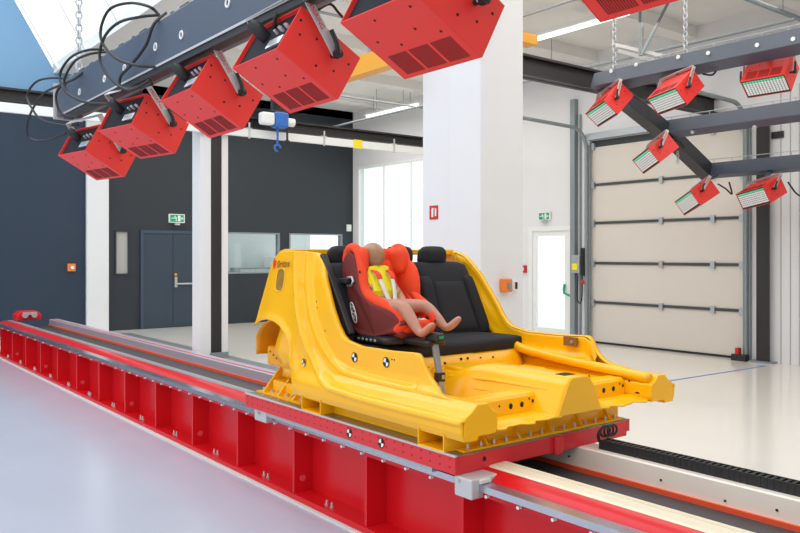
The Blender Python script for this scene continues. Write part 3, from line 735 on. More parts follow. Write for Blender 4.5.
for x, z, r in ((3.30, .92, .006), (3.45, .935, .009), (3.60, .95, .010), (3.66, .95, .009), (3.78, .945, .005), (3.05, .93, .01), (3.9, .94, .006)):
    b.ball((x, 3.925-.0+(z-.92)*.3, z), r, .01, r, 10)
b.build('kick_panel_holes', M['hole'], CB)
# far-side B-post stub bracket and holes
far = 2*XM-2.74
q = at(575, 341, X=far-.02)
MB().box((far-.075, q.y-.055, q.z-.03), (far-.055, q.y+.055, q.z+.03)).build('belt_anchor_recess', mat('recess_brown', (.25, .12, .03), .6), CB)
MB().cyl((far-.085, q.y-.02, q.z), (far-.07, q.y-.02, q.z), .012).build('anchor_bolt', M['bolt'], CB)
MB().tube(spl([(far-.07, 2.86, .895), (far-.08, 3.2, .92), (far-.09, 3.6, .95), (far-.10, 3.9, .985), (far-.08, 4.05, 1.03)], 6), .032, 10).build('inner_sill_ridge', M['yel'], CB, smooth='all')
def sq(k, ry, rz): a = 2*PI*k/28; c, s_ = math.cos(a), math.sin(a); return (math.copysign(abs(c)**.6, c)*ry, math.copysign(abs(s_)**.6, s_)*rz)
ring = [Vector((xout(fuel[0]+sq(k, .058, .08)[0], fuel[1]+sq(k, .058, .08)[1])-.007, fuel[0]+sq(k, .058, .08)[0], fuel[1]+sq(k, .058, .08)[1])) for k in range(28)]
FR = MB().tube(ring, .006, 6, closed=True).build('fuel_opening_rim', M['yel'], CB, smooth='all')
cxx = xout(*fuel)-.008; MB().add([(cxx, fuel[0], fuel[1])]+[r for r in ring], [(0, 1+k, 1+(k+1) % 28) for k in range(28)]).build('fuel_recess', mat('recess_olive', (.30, .17, .012), .5, noise=.5, nscale=14), FR)
# quarter panel marks
for px, py in ((348, 358), (379.5, 363)):
    q = at(px, py, X=2.69); target(CB, (xout(q.y, q.z)-.008, q.y, q.z), .031, (-1, 0, 0.0))
q = at(305, 365, X=2.68); target(CB, (xout(4.42, .95)-.008, 4.42, .95), .030, (-1, .15, 0))
b = MB()
for px, py in ((310, 302), (311.5, 308), (386.5, 360), (389, 360.5), (320, 331)):
    q = at(px, py, X=2.70); b.ball((xout(q.y, q.z)-.006, q.y, q.z), .003, .006, .006, 8)
b.build('panel_holes', M['hole'], CB)
q = at(288, 264, X=2.76)
mtx = Matrix.Translation(-Vector(CB.location)) @ frame((0, -1, .06), (.12, -.25, 1), (-1, 0, .12), (xout(q.y, q.z)-.020, q.y, q.z))
lg = text('logo_lettering', 'Britax', .075, mtx, M['text_dark'], CB)
q = at(278, 263, X=2.76); xx = xout(q.y, q.z)-.012; b = MB()
for k in range(3): b.beam((xx, q.y+.02-.012*k, q.z-.03-.005*k), (xx, q.y+.005-.012*k, q.z+.035-.01*k), .006, .003)
b.beam((xx, q.y+.035, q.z-.045), (xx, q.y-.02, q.z-.035), .006, .003).build('logo_mark', M['stripe'], CB)

# ================================================================== REAR SEAT
t = thing('rear_seat', 'black fabric rear bench with split backrest and three headrests', 'car seat', (XM, 4.2, 1.0)); RS = t
def rbox(lo, hi, nx=6, ny=6, nz=4, r=.04, puff=0.0, shear=None):
    """soft box: rounded by projecting a subdivided cube"""
    b = bmesh.new(); bmesh.ops.create_cube(b, size=2); bmesh.ops.subdivide_edges(b, edges=b.edges, cuts=7, use_grid_fill=True)
    c = (Vector(lo)+Vector(hi))/2; h = (Vector(hi)-Vector(lo))/2; mb = MB(); vs = []
    for v in b.verts:
        p = Vector((v.co.x*h.x, v.co.y*h.y, v.co.z*h.z)); q = Vector([max(-(h[i]-r), min(h[i]-r, p[i])) for i in range(3)])
        d = p-q; p = q+d.normalized()*r if d.length > 1e-6 else p
        if puff:
            for i in range(3):
                o = [j for j in range(3) if j != i]
                w_ = math.cos(v.co[o[0]]*PI/2)*math.cos(v.co[o[1]]*PI/2)
                if abs(v.co[i]) > .99: p[i] += puff*w_*(1 if v.co[i] > 0 else -1)
        p += c
        if shear: p = shear(p)
        vs.append(p)
    mb.add(vs, [tuple(v.index for v in f.verts) for f in b.faces]); b.free(); return mb
lean = lambda p: Vector((3.56+(p.x-3.56)*(1-(.36 if p.x > 3.56 else .04)*max(0, p.z-1.12)), p.y+.27*(p.z-1.05), p.z))
MT = [M['fabric'], M['fabric2']]
rbox((2.80, 3.95, .97), (4.26, 4.42, 1.075), r=.035, puff=.012).build('cushion', M['fabric'], t, smooth='all')
for (x0, x1) in ((2.84, 3.60), (3.61, 4.22)):
    o = rbox((x0, 4.27, 1.02), (x1, 4.44, 1.60), r=.05, puff=.008, shear=lean).build('backrest', M['fabric'], t, smooth='all')
    for s, xx in ((0, x0+.065), (1, x1-.065)):
        rbox((xx-.06, 4.245, 1.07), (xx+.06, 4.33, 1.50), r=.03, shear=lean).build('side_bolster', M['fabric'], o, smooth='all')
    rbox((x0+.14, 4.255, 1.10), (x1-.14, 4.30, 1.46), r=.015, shear=lean).build('centre_panel', M['fabric2'], o, smooth='all')
for k, (px, Y) in enumerate(((342, 4.55), (398, 4.55), (431.5, 4.50))):
    q = at(px, 256, Y=Y); x = q.x; hw = .125 if k == 2 else .12; dz = .0 if k != 1 else .0
    o = rbox((x-hw, Y-.06, 1.575+dz), (x+hw, Y+.06, 1.715+dz), r=.05, puff=.006, shear=lambda p: Vector((x+(p.x-x)*(1+.5*(1.715-p.z)-.1), p.y-.1*(p.z-1.6), p.z))).build('headrest', M['fabric'], t, smooth='all')
    MB().cyl((x-.05, Y, 1.52), (x-.05, Y, 1.6), .006).cyl((x+.05, Y, 1.52), (x+.05, Y, 1.6), .006).build('headrest_post', M['silver'], o)
# side trim strip at the near end of seat and its belt
MB().beam((2.85, 4.16, 1.14), (2.85, 4.50, 1.655), .05, .05, up=(0, 1, 0)).build('side_trim', M['black'], t, bevel=.01)
MB().tube(spl([at(470, 292, X=4.24), at(476, 312, X=4.22), at(481, 322, X=4.2), at(486, 333, X=4.2)], 5), .012, 6).build('seat_belt', M['rubber'], t)
q = at(478, 314, X=4.2); MB().box((q.x-.02, q.y-.03, q.z-.02), (q.x+.02, q.y+.03, q.z+.02)).build('belt_buckle', M['black'], t, bevel=.006)

# ================================================================== CHILD SEAT
XL, XRR = 2.945, 3.385; XC = (XL+XRR)/2
t = thing('child_seat', 'orange child car seat with burgundy shell strapped on the black bench', 'child seat', (XC, 4.1, 1.10)); CS = t
def cs(px, py): q = at(px, py, X=XL); return (q.y, q.z)
outl = [cs(*p) for p in ((343, 256), (341, 270), (343, 300), (349, 327), (358, 335), (370, 337), (383, 335), (391, 324), (383, 311), (369, 303), (361, 292), (357.5, 272), (354, 256), (349, 250))]
rim = [cs(*p) for p in ((343, 262), (345, 251), (350, 247.5), (355, 253), (358.5, 270), (361.5, 289), (368, 299.5), (376, 306), (384, 314), (387, 323), (383, 332))]
def cbend(mb, sg):
    mb.v = [(x+(.42 if sg > 0 else -.12)*max(0, 4.14-y), y, z) for x, y, z in mb.v]; return mb
for m in (False, True):
    x0, x1 = (XL, XL+.05) if not m else (XRR-.05, XRR)
    cbend(MB().prism(outl, 'x', x0, x1), -1 if m else 1).build('shell_side', M['burg'], t, bevel=.018, seg=3)
    path = [(XL+.030 if not m else XRR-.030, y, z) for y, z in rim]
    cbend(MB().tube(spl(path, 5), [.031]*(len(rim)*5-4), 12), -1 if m else 1).build('padded_rim', M['orange'], t, smooth='all')
    # inner side wall padding
    inn = [(y-.0, z-.012) for y, z in outl[8:]]+[(outl[0][0]-.03, outl[0][1]), (outl[2][0]-.05, outl[2][1]), (4.15, 1.2), (3.98, 1.2)]
    cbend(MB().prism(inn, 'x', XL+.045 if not m else XRR-.07, XL+.07 if not m else XRR-.045), -1 if m else 1).build('side_padding', M['orange'], t, bevel=.01)
MB().prism([(4.31, 1.66), (4.36, 1.66), (4.40, 1.2), (4.30, 1.12), (4.10, 1.12), (4.10, 1.19), (4.17, 1.22), (4.24, 1.3)], 'x', XL+.04, XRR-.04).build('shell_back', M['burg'], t, bevel=.012)
rbox((XL+.06, 4.225, 1.2), (XRR-.06, 4.30, 1.62), r=.03, shear=lambda p: Vector((p.x, p.y+.16*(p.z-1.3), p.z))).build('back_padding', M['orange'], t, smooth='all')
rbox((XL+.05, 3.885, 1.15), (XRR-.05, 4.24, 1.245), r=.035, puff=.004, shear=lambda p: Vector((XC+(p.x-XC)*(1-(2.0 if p.x < XC else .7)*max(0, 4.14-p.y)), p.y, p.z))).build('seat_padding', M['orange'], t, smooth='all')
for s, x in ((-1, XC-.150), (1, XC+.130)):
    rbox((x-.040, 4.19, 1.53), (x+.040, 4.36, 1.705), r=.040, puff=.004, shear=lambda p: Vector((p.x+s*(4.36-p.y)*.15, p.y, p.z))).build('headrest_wing', M['orange'], t, smooth='all')
rbox((XC-.14, 4.30, 1.50), (XC+.14, 4.38, 1.70), r=.035).build('headrest_pad', M['orange'], t, smooth='all')
q = at(431, 297, X=XRR-.03)
MB().ball((XRR-.055, 4.02, 1.285), .045, .11, .05, 16).build('thigh_bolster', M['orange'], t, smooth='all')
MB().ball((XRR-.025, 4.20, 1.44), .045, .11, .18, 16).build('shoulder_bolster', M['orange'], t, smooth='all')
rbox((XC-.12, 3.90, 1.12), (XC+.12, 4.14, 1.19), r=.03).build('shell_nose', M['burg'], t, smooth='all')
# handle loop and oval badge on the near shell side
q = at(350, 281, X=XL-.012)
MB().tube([(XL-.012, q.y+.035, q.z-.03), (XL-.016, q.y-.02, q.z-.03), (XL-.016, q.y-.045, q.z), (XL-.016, q.y-.03, q.z+.025), (XL-.012, q.y+.03, q.z+.022)], .009, 8).build('chrome_handle', M['silver'], t, smooth=True)
MB().box((XL-.05, q.y-.005, q.z-.018), (XL-.005, q.y+.09, q.z+.018)).build('impact_arm', M['rubber'], t, bevel=.008)
q = at(353.5, 312.5, X=XL-.004)
b = MB(); tl = Matrix.Rotation(math.radians(-24), 3, 'X')
ring = [Vector((XL-.004, q.y, q.z))+tl @ Vector((0, .022*math.cos(2*PI*i/20), .072*math.sin(2*PI*i/20))) for i in range(20)]
b.tube(ring, .0035, 6, closed=True); o = b.build('oval_badge', M['signw'], t)
MB().tube(spl([Vector((XL-.004, q.y, q.z))+tl @ Vector((0, u, v)) for u, v in ((.01, .045), (-.012, .035), (-.004, .02), (.012, .015), (.006, .0), (-.012, -.004), (-.006, -.018), (.012, -.022), (.0, -.04))], 4), .003, 5).build('badge_script', M['signw'], o)
q = at(360, 272, X=XL+.0); MB().ball((XL-.002, q.y, q.z), .004, .010, .010).build('button', M['black'], t)
# black base and support leg
o = rbox((XL+.0, 3.92, 1.085), (XRR-.02, 4.27, 1.135), r=.02).build('base', M['black'], t, smooth='all')
b = MB()
for i in range(5): b.ball((XL+.0, 4.21-.045*i, 1.11), .004, .014, .010)
b.build('base_buttons', M['galv'], o)
top = Vector((3.16, 3.70, 1.13)); bot = Vector((3.14, 3.60, .805))
rbox((3.09, 3.68, 1.09), (3.24, 3.98, 1.13), r=.015).build('base_tongue', M['black'], o, smooth='all')
b = MB().beam(top, bot, .042, .022, up=(0, 1, 0)); LEG = b.build('support_leg', M['galvd'], t, bevel=.004)
rbox((3.13, 3.64, 1.115), (3.20, 3.76, 1.175), r=.015).build('leg_joint', M['black'], LEG, smooth='all')
MB().box((3.148, 3.636, 1.14), (3.182, 3.642, 1.158)).build('green_indicator', mat('indicator_green', (.02, .30, .12), .4), LEG)
m_ = top.lerp(bot, .68); MB().box((m_.x-.03, m_.y-.02, m_.z-.028), (m_.x+.03, m_.y+.02, m_.z+.028)).build('leg_clamp', M['black'], LEG, bevel=.004)
MB().box((m_.x+.0, m_.y-.022, m_.z-.012), (m_.x+.022, m_.y-.019, m_.z+.014)).build('clamp_label', M['galv'], LEG)
MB().box((bot.x-.035, bot.y-.04, .787), (bot.x+.035, bot.y+.04, .81)).build('leg_foot', M['black'], LEG, bevel=.006)

# ================================================================== DUMMY
def skin(name, chains, m, parent, sub=2, smooth=True):
    """chains: list of (start_key, [(key,(x,y,z),r),...]); one continuous skinned surface"""
    vs = []; es = []; rs = []; idx = {}
    for start, pts in chains:
        prev = idx.get(start)
        for key, co, r in pts:
            vs.append(co); rs.append(r); i = len(vs)-1
            if key: idx[key] = i
            if prev is not None: es.append((prev, i))
            prev = i
    o0 = worigin(parent); me = bpy.data.meshes.new(name); me.from_pydata([tuple(Vector(v)-o0) for v in vs], es, [])
    me.materials.append(m); o = bpy.data.objects.new(name, me); C.objects.link(o); o.parent = parent
    md = o.modifiers.new('skin', 'SKIN'); md.use_smooth_shade = True
    me.skin_vertices  # layer made by the modifier below
    return o, me, rs
def skinned(name, chains, m, parent, sub=2):
    o, me, rs = None, None, None
    vs = []; es = []; rs = []; idx = {}
    for start, pts in chains:
        prev = idx.get(start)
        for key, co, r in pts:
            vs.append(co); rs.append(r if isinstance(r, tuple) else (r, r)); i = len(vs)-1
            if key: idx[key] = i
            if prev is not None: es.append((prev, i))
            prev = i
    o0 = worigin(parent); me = bpy.data.meshes.new(name)
    bm = bmesh.new(); sl = bm.verts.layers.skin.verify(); bv = []
    for v, r in zip(vs, rs):
        x = bm.verts.new(Vector(v)-o0); x[sl].radius = r; bv.append(x)
    bv[0][sl].use_root = True
    for a, c in es: bm.edges.new((bv[a], bv[c]))
    bm.to_mesh(me); bm.free(); me.materials.append(m)
    o = bpy.data.objects.new(name, me); C.objects.link(o); o.parent = parent
    md = o.modifiers.new('skin', 'SKIN'); md.use_smooth_shade = True
    u = o.modifiers.new('sub', 'SUBSURF'); u.levels = sub; u.render_levels = sub
    return o
DX = XC-.06
t = thing('crash_test_dummy', 'toddler crash test dummy in yellow shirt sitting in the orange child seat', 'dummy', (DX, 4.12, 1.25)); DM = t
pel = (DX, 4.15, 1.30); kn1 = (3.078, 3.915, 1.338); kn2 = (3.315, 3.97, 1.325)
an1 = (3.100, 3.765, 1.165); an2 = (3.375, 3.835, 1.180); to1 = (3.130, 3.695, 1.218); to2 = (3.425, 3.775, 1.236)
he1 = (3.098, 3.765, 1.142); he2 = (3.372, 3.835, 1.158)
nk = (DX, 4.26, 1.535)
sL = (DX-.088, 4.245, 1.495); sR = (DX+.088, 4.245, 1.495)
eL = (DX-.130, 4.145, 1.385); eR = (DX+.125, 4.145, 1.385)
hL = (DX-.075, 4.035, 1.335); hR = (DX+.085, 4.03, 1.335)
FT = lambda he, to, k: tuple(Vector(he).lerp(Vector(to), k))
chains = [(None, [('p', pel, (.10, .08)), ('w', (DX, 4.19, 1.38), (.09, .07)), ('c', (DX, 4.225, 1.455), (.10, .07)), ('n0', (DX, 4.25, 1.505), (.06, .05)), ('nk', nk, .038), ('n1', (DX, 4.265, 1.565), .034)]),
          ('p', [(None, (DX-.05, 4.09, 1.305), .062), ('k1', kn1, .047), (None, FT(kn1, an1, .4), .043), (None, FT(kn1, an1, .75), .035), ('a1', an1, .030)]),
          ('a1', [(None, FT(he1, to1, .4), (.034, .030)), (None, FT(he1, to1, .9), (.036, .024)), (None, FT(he1, to1, 1.25), (.028, .016))]),
          ('p', [(None, (DX+.055, 4.09, 1.305), .062), ('k2', kn2, .047), (None, FT(kn2, an2, .4), .043), (None, FT(kn2, an2, .75), .035), ('a2', an2, .030)]),
          ('a2', [(None, FT(he2, to2, .4), (.034, .030)), (None, FT(he2, to2, .9), (.036, .024)), (None, FT(he2, to2, 1.25), (.028, .016))]),
          ('n0', [('sl', sL, .046), ('el', eL, .035), ('wl', hL, .025)]),
          ('n0', [('sr', sR, .046), ('er', eR, .035), ('wr', hR, .025)])]
skinned('body', chains, M['vinyl'], t)
# hands: palm plus five fingers each, resting in the lap
for s, hnd in ((1, hL), (-1, hR)):
    h0 = Vector(hnd); d = Vector((s*.45, -.78, -.22)).normalized(); sd_ = d.cross(Vector((0, 0, 1))).normalized(); up = sd_.cross(d).normalized()
    ch = [(None, [('w', h0, .015), ('m', h0+d*.026, (.019, .011))])]
    for k, (off, ln) in enumerate(((-.015, .022), (-.005, .027), (.005, .025), (.014, .019))):
        a = h0+d*.036+sd_*off; ch.append(('m', [(None, a, .0062), (None, a+d*ln*.55-up*.004, .0056), (None, a+d*ln-up*.012, .0046)]))
    a = h0+d*.012+sd_*.018*s; ch.append(('m', [(None, a+d*.004, .0066), (None, a+d*.018+sd_*.008*s-up*.004, .0055)]))
    skinned('hand', [(st, [(k_, tuple(co), r) for k_, co, r in pts]) for st, pts in ch], M['vinyl'], t, sub=1)
# shirt: torso and short sleeves, slightly larger than the body
G = .010
sh = [(None, [('c', (DX, 4.225, 1.455), (.128, .090)), ('w', (DX, 4.19, 1.385), (.116, .088)), (None, (DX, 4.155, 1.305), (.112, .085))]),
      ('c', [('n0', (DX, 4.247, 1.508), (.085, .065)), (None, (DX, 4.257, 1.530), (.055, .045))]),
      ('n0', [(None, sL, .058), (None, tuple(Vector(sL).lerp(Vector(eL), .62)), .050)]),
      ('n0', [(None, sR, .058), (None, tuple(Vector(sR).lerp(Vector(eR), .62)), .050)])]
SH = skinned('yellow_shirt', sh, M['shirt'], t)
for s_, e_ in ((sL, eL), (sR, eR)):
    a = Vector(s_).lerp(Vector(e_), .66); d = (Vector(e_)-Vector(s_)).normalized(); MB().cyl(a-d*.006, a+d*.006, .036, 14).build('sleeve_cuff', M['rubber'], SH, smooth=True)
    MB().tube(spl([Vector(s_)+Vector((0, -.044, .01)), Vector(s_)+Vector((0, -.048, -.03)), a+Vector((0, -.036, .0))], 4), .004, 6).build('side_piping', M['rubber'], SH)
# head, an egg-shaped face turned down and forward
HR = Matrix.Rotation(math.radians(14), 3, 'X')
def head():
    b = MB(); n = 28; m = 20; vs = []; c = Vector((DX-.01, 4.26, 1.645))
    for i in range(m+1):
        th = PI*i/m
        for j in range(n):
            ph = 2*PI*j/n; u = Vector((math.sin(th)*math.cos(ph), math.sin(th)*math.sin(ph), math.cos(th)))
            r = Vector((u.x*.079, u.y*.092, u.z*.094))
            if u.z < 0: r.x *= 1-.22*u.z*u.z; r.y *= (1-.10*u.z*u.z)
            fr = max(0, -u.y)
            if fr > 0:
                nose = math.exp(-(u.x/.16)**2-((u.z+.22)/.16)**2); r.y -= .014*nose*fr
                r.y += .010*fr*sum(math.exp(-((u.x-sx*.36)/.16)**2-((u.z+.05)/.11)**2) for sx in (-1, 1))
                r.y -= .006*fr*math.exp(-(u.x/.30)**2-((u.z-.12)/.10)**2)
                r.y -= .006*fr*math.exp(-(u.x/.25)**2-((u.z+.52)/.06)**2); r.y += .006*fr*math.exp(-(u.x/.25)**2-((u.z+.58)/.03)**2)
                r.y -= .008*fr*math.exp(-(u.x/.25)**2-((u.z+.78)/.12)**2)
            vs.append(c+HR @ r)
    fs = [(i*n+j, (i+1)*n+j, (i+1)*n+(j+1) % n, i*n+(j+1) % n) for i in range(m) for j in range(n)]
    b.add(vs, fs)
    for s in (-1, 1): b.ball(c+HR @ Vector((s*.080, .008, -.012)), .008, .014, .022, 10)
    return b.build('head', M['headv'], t, smooth='all', merge=True)
head()
MB().cyl((DX, 4.26, 1.555), (DX, 4.257, 1.528), .042, 16).build('neck_ring', M['rubber'], t, smooth=True)
# harness belongs to the child seat
def strap(pts, wd, m, nm, par, n=(0, -1, .2)):
    pts = spl(pts, 6); rows = []; N = Vector(n).normalized()
    for i, p in enumerate(pts):
        d = (pts[min(i+1, len(pts)-1)]-pts[max(i-1, 0)]).normalized(); a = d.cross(N).normalized(); rows.append([p+a*wd/2, p-a*wd/2])
    return MB().grid(rows).build(nm, m, par, solid=.004, smooth=True)
for s in (-1, 1):
    strap([(DX+s*.055, 4.20, 1.55), (DX+s*.052, 4.135, 1.515), (DX+s*.045, 4.095, 1.45), (DX+s*.030, 4.065, 1.38), (DX+s*.012, 4.035, 1.325)], .030, M['belt'], 'harness_strap', CS)
    strap([(DX+s*.056, 4.19, 1.556), (DX+s*.056, 4.136, 1.532), (DX+s*.053, 4.118, 1.500)], .040, M['orange'], 'shoulder_pad', CS)
strap([(DX+.012, 4.035, 1.33), (DX+.03, 3.985, 1.285), (DX+.05, 3.93, 1.262), (DX+.055, 3.80, 1.25)], .040, M['belt'], 'crotch_strap', CS, n=(0, -.6, 1))
MB().box((DX-.014, 4.015, 1.312), (DX+.030, 4.035, 1.348)).build('buckle', M['rubber'], CS, bevel=.005)
b = MB()
for i in range(4): b.box((DX+.035+.014*(i % 2), 3.885-.022*i, 1.256), (DX+.049+.014*(i % 2), 3.905-.022*i, 1.263))
b.build('strap_checks', M['black'], CS)

# ================================================================== RED LAMPS
LL, LD, LH = .48, .38, .252
PV = Vector((.65*LD, 0, .62*LH))      # pivot
def lamp_parts(root, led_rows, near=True, arm=(-.295, .142), flip=False, full=True):
    """local: x aim, y length, z height, origin at pivot height on y=0 end"""
    o = PV
    def B(): return MB()
    def lo(v): return tuple(Vector(v)-o)
    # housing: four walls + recessed back
    k = .006; b = MB()
    b.box(lo((0, 0, 0)), lo((LD, k, LH))).box(lo((0, LL-k, 0)), lo((LD, LL, LH)))
    b.box(lo((0, k, 0)), lo((LD, LL-k, k))).box(lo((0, k, LH-k)), lo((LD, LL-k, LH)))
    H = b.build('housing', M['lamp'], root, world=False, bevel=.003)
    b = MB().box(lo((.022, k, k)), lo((.030, LL-k, LH-k))); b.build('back_panel', mat('back_panel_slate', (.016, .019, .026), .8, spec=.15), root, world=False)
    # grilles on both long faces, made of slots
    for z0, z1 in ((-.0012, .0004), (LH-.0004, LH+.0012)):
        for g in range(3):
            y0 = .045+g*.135; b = MB()
            for s in range(12):
                y = y0+s*.0100; b.box(lo((LD-.145, y, z0)), lo((LD-.025, y+.0064, z1)))
            b.build('vent_grille', M['grille'], H, world=False)
    b = MB()
    for y in (-.0015, LL-.0005):
        for (x, z) in ((.03, .19), (.06, .13), (.14, .17), (.20, .06), (.29, .10), (.34, .18), (.25, .21)): b.cyl(lo((x, y, z)), lo((x, y+.002, z)), .0065, 8)
    for (x, y) in ((.05, .08), (.05, .30), (.15, .16), (.15, .40), (.20, .06), (.20, .30)):
        for z in (-.0015, LH-.0005): b.cyl(lo((x, y, z)), lo((x, y, z+.002)), .0065, 8)
    b.build('rivets', M['hole'], H, world=False)
    if near:
        b = MB().tube([lo((.022, .30, .16)), lo((-.01, .30, .165)), lo((-.055, .31, .175)), lo((-.08, .32, .18))], [.030, .034, .034, .022], 10)
        b.build('power_plug', M['black'], root, world=False, smooth=True)
        b = MB()
        for i in range(5): b.cyl(lo((.022, .05+.030*i, .15+.012*(i%2))), lo((-.004, .05+.030*i, .155+.012*(i%2))), .008, 8)
        b.box(lo((.012, .06, .06)), lo((.022, .20, .11))); b.build('connector', M['silver'], root, world=False)
    # LED face
    MB().box(lo((LD-.012, k, k)), lo((LD-.006, LL-k, LH-k))).build('led_board', M['ledb'], root, world=False)
    if full:
        R_, Cn = 7, 14
        for r in range(R_):
            b = MB(); z = .045+r*.029
            for c in range(Cn):
                y = .020+c*.0322; b.box(lo((LD-.006, y, z-.0112)), lo((LD+.001, y+.0245, z+.0112)))
            b.build('led_row', M['ledg'] if r == R_-1 else M['led'], root, world=False)
        MB().box(lo((LD-.006, .01, .010)), lo((LD-.001, LL-.01, .026))).build('lower_lip', M['ledb'], root, world=False)
    # bracket: two arms and crossbar
    ax, az = arm
    for y in (-.035, LL+.035):
        b = MB().beam((-.0, y, -.0), (ax, y, az), .005, .045, up=Vector((az, 0, -ax)).normalized())
        A = b.build('bracket_arm', M['alu'], root, world=False, bevel=.002)
        s = -1 if y < 0 else 1
        MB().cyl((0, y, 0), (0, y-.03 if s < 0 else y+.03, 0), .022, 12).cyl((0, -.0, 0), (0, y, 0), .012, 8).build('pivot_knob', M['black'], A, world=False, smooth=True)
        yy = y+s*.022; d = Vector((ax, 0, az)).normalized(); q0 = Vector((.0, yy, 0)); MB().tube([q0, q0+d*.05+Vector((.014, 0, .014)), q0+d*.12+Vector((.02, 0, .018))], [.016, .013, .011], 8).build('clamp_lever', M['black'], A, world=False, smooth=True)
        # lettering down the arm
        d = Vector((ax, 0, az)).normalized(); c = Vector((ax, 0, az))*.62; nrm = Vector((0, -1, 0)) if y < 0 else Vector((0, 1, 0))
        rt = -d; upv = nrm.cross(rt)
        text('arm_lettering', 'MESSRING', .033, frame(rt, upv, nrm, c+Vector((0, y+s*.0035, 0))), M['text_red'], A)
    b = MB().beam((ax, -.035, az), (ax, LL+.035, az), .045, .006, up=Vector((ax, 0, az)).normalized()); b.build('bracket_crossbar', M['alu'], root, world=False)
# left row
lamps_l = [('F', 1.78, 1.15, 2.61, .515, .0, 'nearest red lamp of the near row, cut off by the top frame edge'),
           ('E', 1.752, 2.158, 2.592, .501, .002, 'large red lamp overlapping the massive white column, second nearest of the near row'),
           ('D', 1.744, 3.135, 2.592, .532, .022, 'red lamp of the near row just left of the yellow crane girder'),
           ('C', 1.779, 4.184, 2.59, .544, .013, 'red lamp of the near row left of the blue and white hoist'),
           ('B', 1.836, 5.305, 2.544, .464, -.175, 'red lamp with open connectors, second from the far end of the near row'),
           ('A', 1.83, 6.33, 2.47, .50, -.17, 'red lamp at the far left end of the near row, cables looping over it')]
protoL = None
for nme, x, y, z, th, psi, lab in lamps_l:
    R = Euler((0, th, -psi)).to_matrix(); loc = Vector((x, y, z))+R @ PV
    if protoL is None:
        protoL = thing('studio_lamp', lab, 'lamp', loc, (0, th, -psi), 'red lamps of the near row'); lamp_parts(protoL, 1, full=False); o = protoL
    else:
        o = copy_tree(protoL); o.location = loc; o.rotation_euler = (0, th, -psi)
    o['label'] = lab
# right rig lamps
fits = [(8.092, 6.188, 3.572, .773, 2.946, .25, 'red LED lamp hanging at the left end of the upper rig beam'),
        (8.046, 5.156, 3.558, .704, 2.972, .126, 'red LED lamp hanging at the middle of the upper rig beam'),
        (8.516, 4.132, 3.591, .887, 3.249, .026, 'red LED lamp with slotted top at the right of the upper rig beam'),
        (9.021, 6.19, 3.055, .613, 2.805, .281, 'red LED lamp on the sloping post below the middle rig beam end'),
        (10.085, 6.23, 2.544, .498, 2.76, .311, 'lowest red LED lamp, at the left end of the lower rig beam'),
        (10.428, 5.345, 2.559, .424, 2.964, .168, 'red LED lamp under the lower rig beam in front of the dark steel column'),
        (8.35, 3.15, 3.62, .80, 3.1, .05, 'red LED lamp cut by right frame edge under the upper rig beam')]
protoR = None
for x, y, z, th, yaw, roll, lab in fits:
    R = Euler((roll, th, yaw)).to_matrix(); loc = Vector((x, y, z+.02))+R @ (PV-Vector((LD, LL, LH)))
    if protoR is None:
        protoR = thing('led_lamp', lab, 'lamp', loc, (roll, th, yaw), 'red LED lamps of the right rig'); lamp_parts(protoR, 1, near=False, arm=(-.25, .12)); o = protoR
    else:
        o = copy_tree(protoR); o.location = loc; o.rotation_euler = (roll, th, yaw)
    o['label'] = lab

# ================================================================== RIGS
# near slate beam
t = thing('lamp_beam', 'big slate-blue box beam carrying the near row of red lamps', 'beam', (1.95, 4, 2.86)); NB = t
YE = 7.25
MB().prism([(1.85, 2.862), (2.05, 2.862), (2.05, 3.135), (1.85, 3.135)], 'y', .3, YE).build('box_profile', M['slate'], t, bevel=.006)
for py, pyy in ((228.3, 3.0), (182, 35), (156, 47), (125, 68), (105, 79), (80, 92)):
    q = at(py, pyy, X=1.85); b = MB().tube([(1.846, q.y+.022*math.cos(a), q.z+.022*math.sin(a)) for a in [2*PI*i/14 for i in range(14)]], .006, 6, closed=True); b.build('plug_ring', M['signw'], t)
MB().box((1.86, .3, 2.815), (1.93, YE-.2, 2.862)).build('cable_rail', M['black'], t)
MB().box((1.85, .3, 2.852), (1.856, YE-.2, 2.866)).build('silver_strip', M['alu'], t)
MB().box((1.88, 1.0, 3.135), (2.02, YE, 3.16)).build('top_tray', M['galv'], t)
b = MB()
for i in range(26): b.box((1.862, 1.2+.23*i, 3.135), (1.88, 1.24+.23*i+.04*(i % 3), 3.152))
b.build('tray_clips', M['joint'], t)
MB().box((1.83, YE-.02, 2.84), (2.07, YE+.015, 3.15)).build('end_plate', M['alu'], t)
# cables looping at the lamps
def cab(label, pts, r=.010, X=1.80):
    P = []
    for i, p in enumerate(pts): P.append(at(p[0], p[1], X=(p[2] if len(p) > 2 else X)))
    return tag(MB().tube(spl(P, 8), r, 7).build('power_cable', M['rubber'], smooth=True), label, 'cable')
cab('black cable making the highest wide loop over the near beam', [(158, 14, 1.9), (150, 7, 1.82), (130, 3, 1.78), (110, 9, 1.72), (101, 28, 1.70), (103, 44, 1.70), (116, 58, 1.72), (135, 65, 1.76), (155, 67, 1.85), (182, 68, 1.95)])
cab('black cable in the second loop crossing the slate beam face', [(160, 15, 1.92), (140, 17, 1.8), (118, 23, 1.72), (104, 38, 1.70), (100, 60, 1.70), (112, 80, 1.72), (130, 90, 1.76), (150, 80, 1.84)])
cab('black cable hanging down across the slate beam below the tray clips', [(166, 13, 1.92), (154, 24, 1.82), (146, 45, 1.80), (132, 64, 1.80), (121, 76, 1.80), (121, 87, 1.80), (135, 88, 1.84), (152, 84, 1.88)])
cab('black cable in the middle loop above the second lamp from the far end', [(104, 50, 1.92), (88, 50, 1.8), (70, 58, 1.74), (60, 75, 1.72), (66, 92, 1.72), (85, 102, 1.76), (105, 104, 1.84), (122, 106, 1.9)])
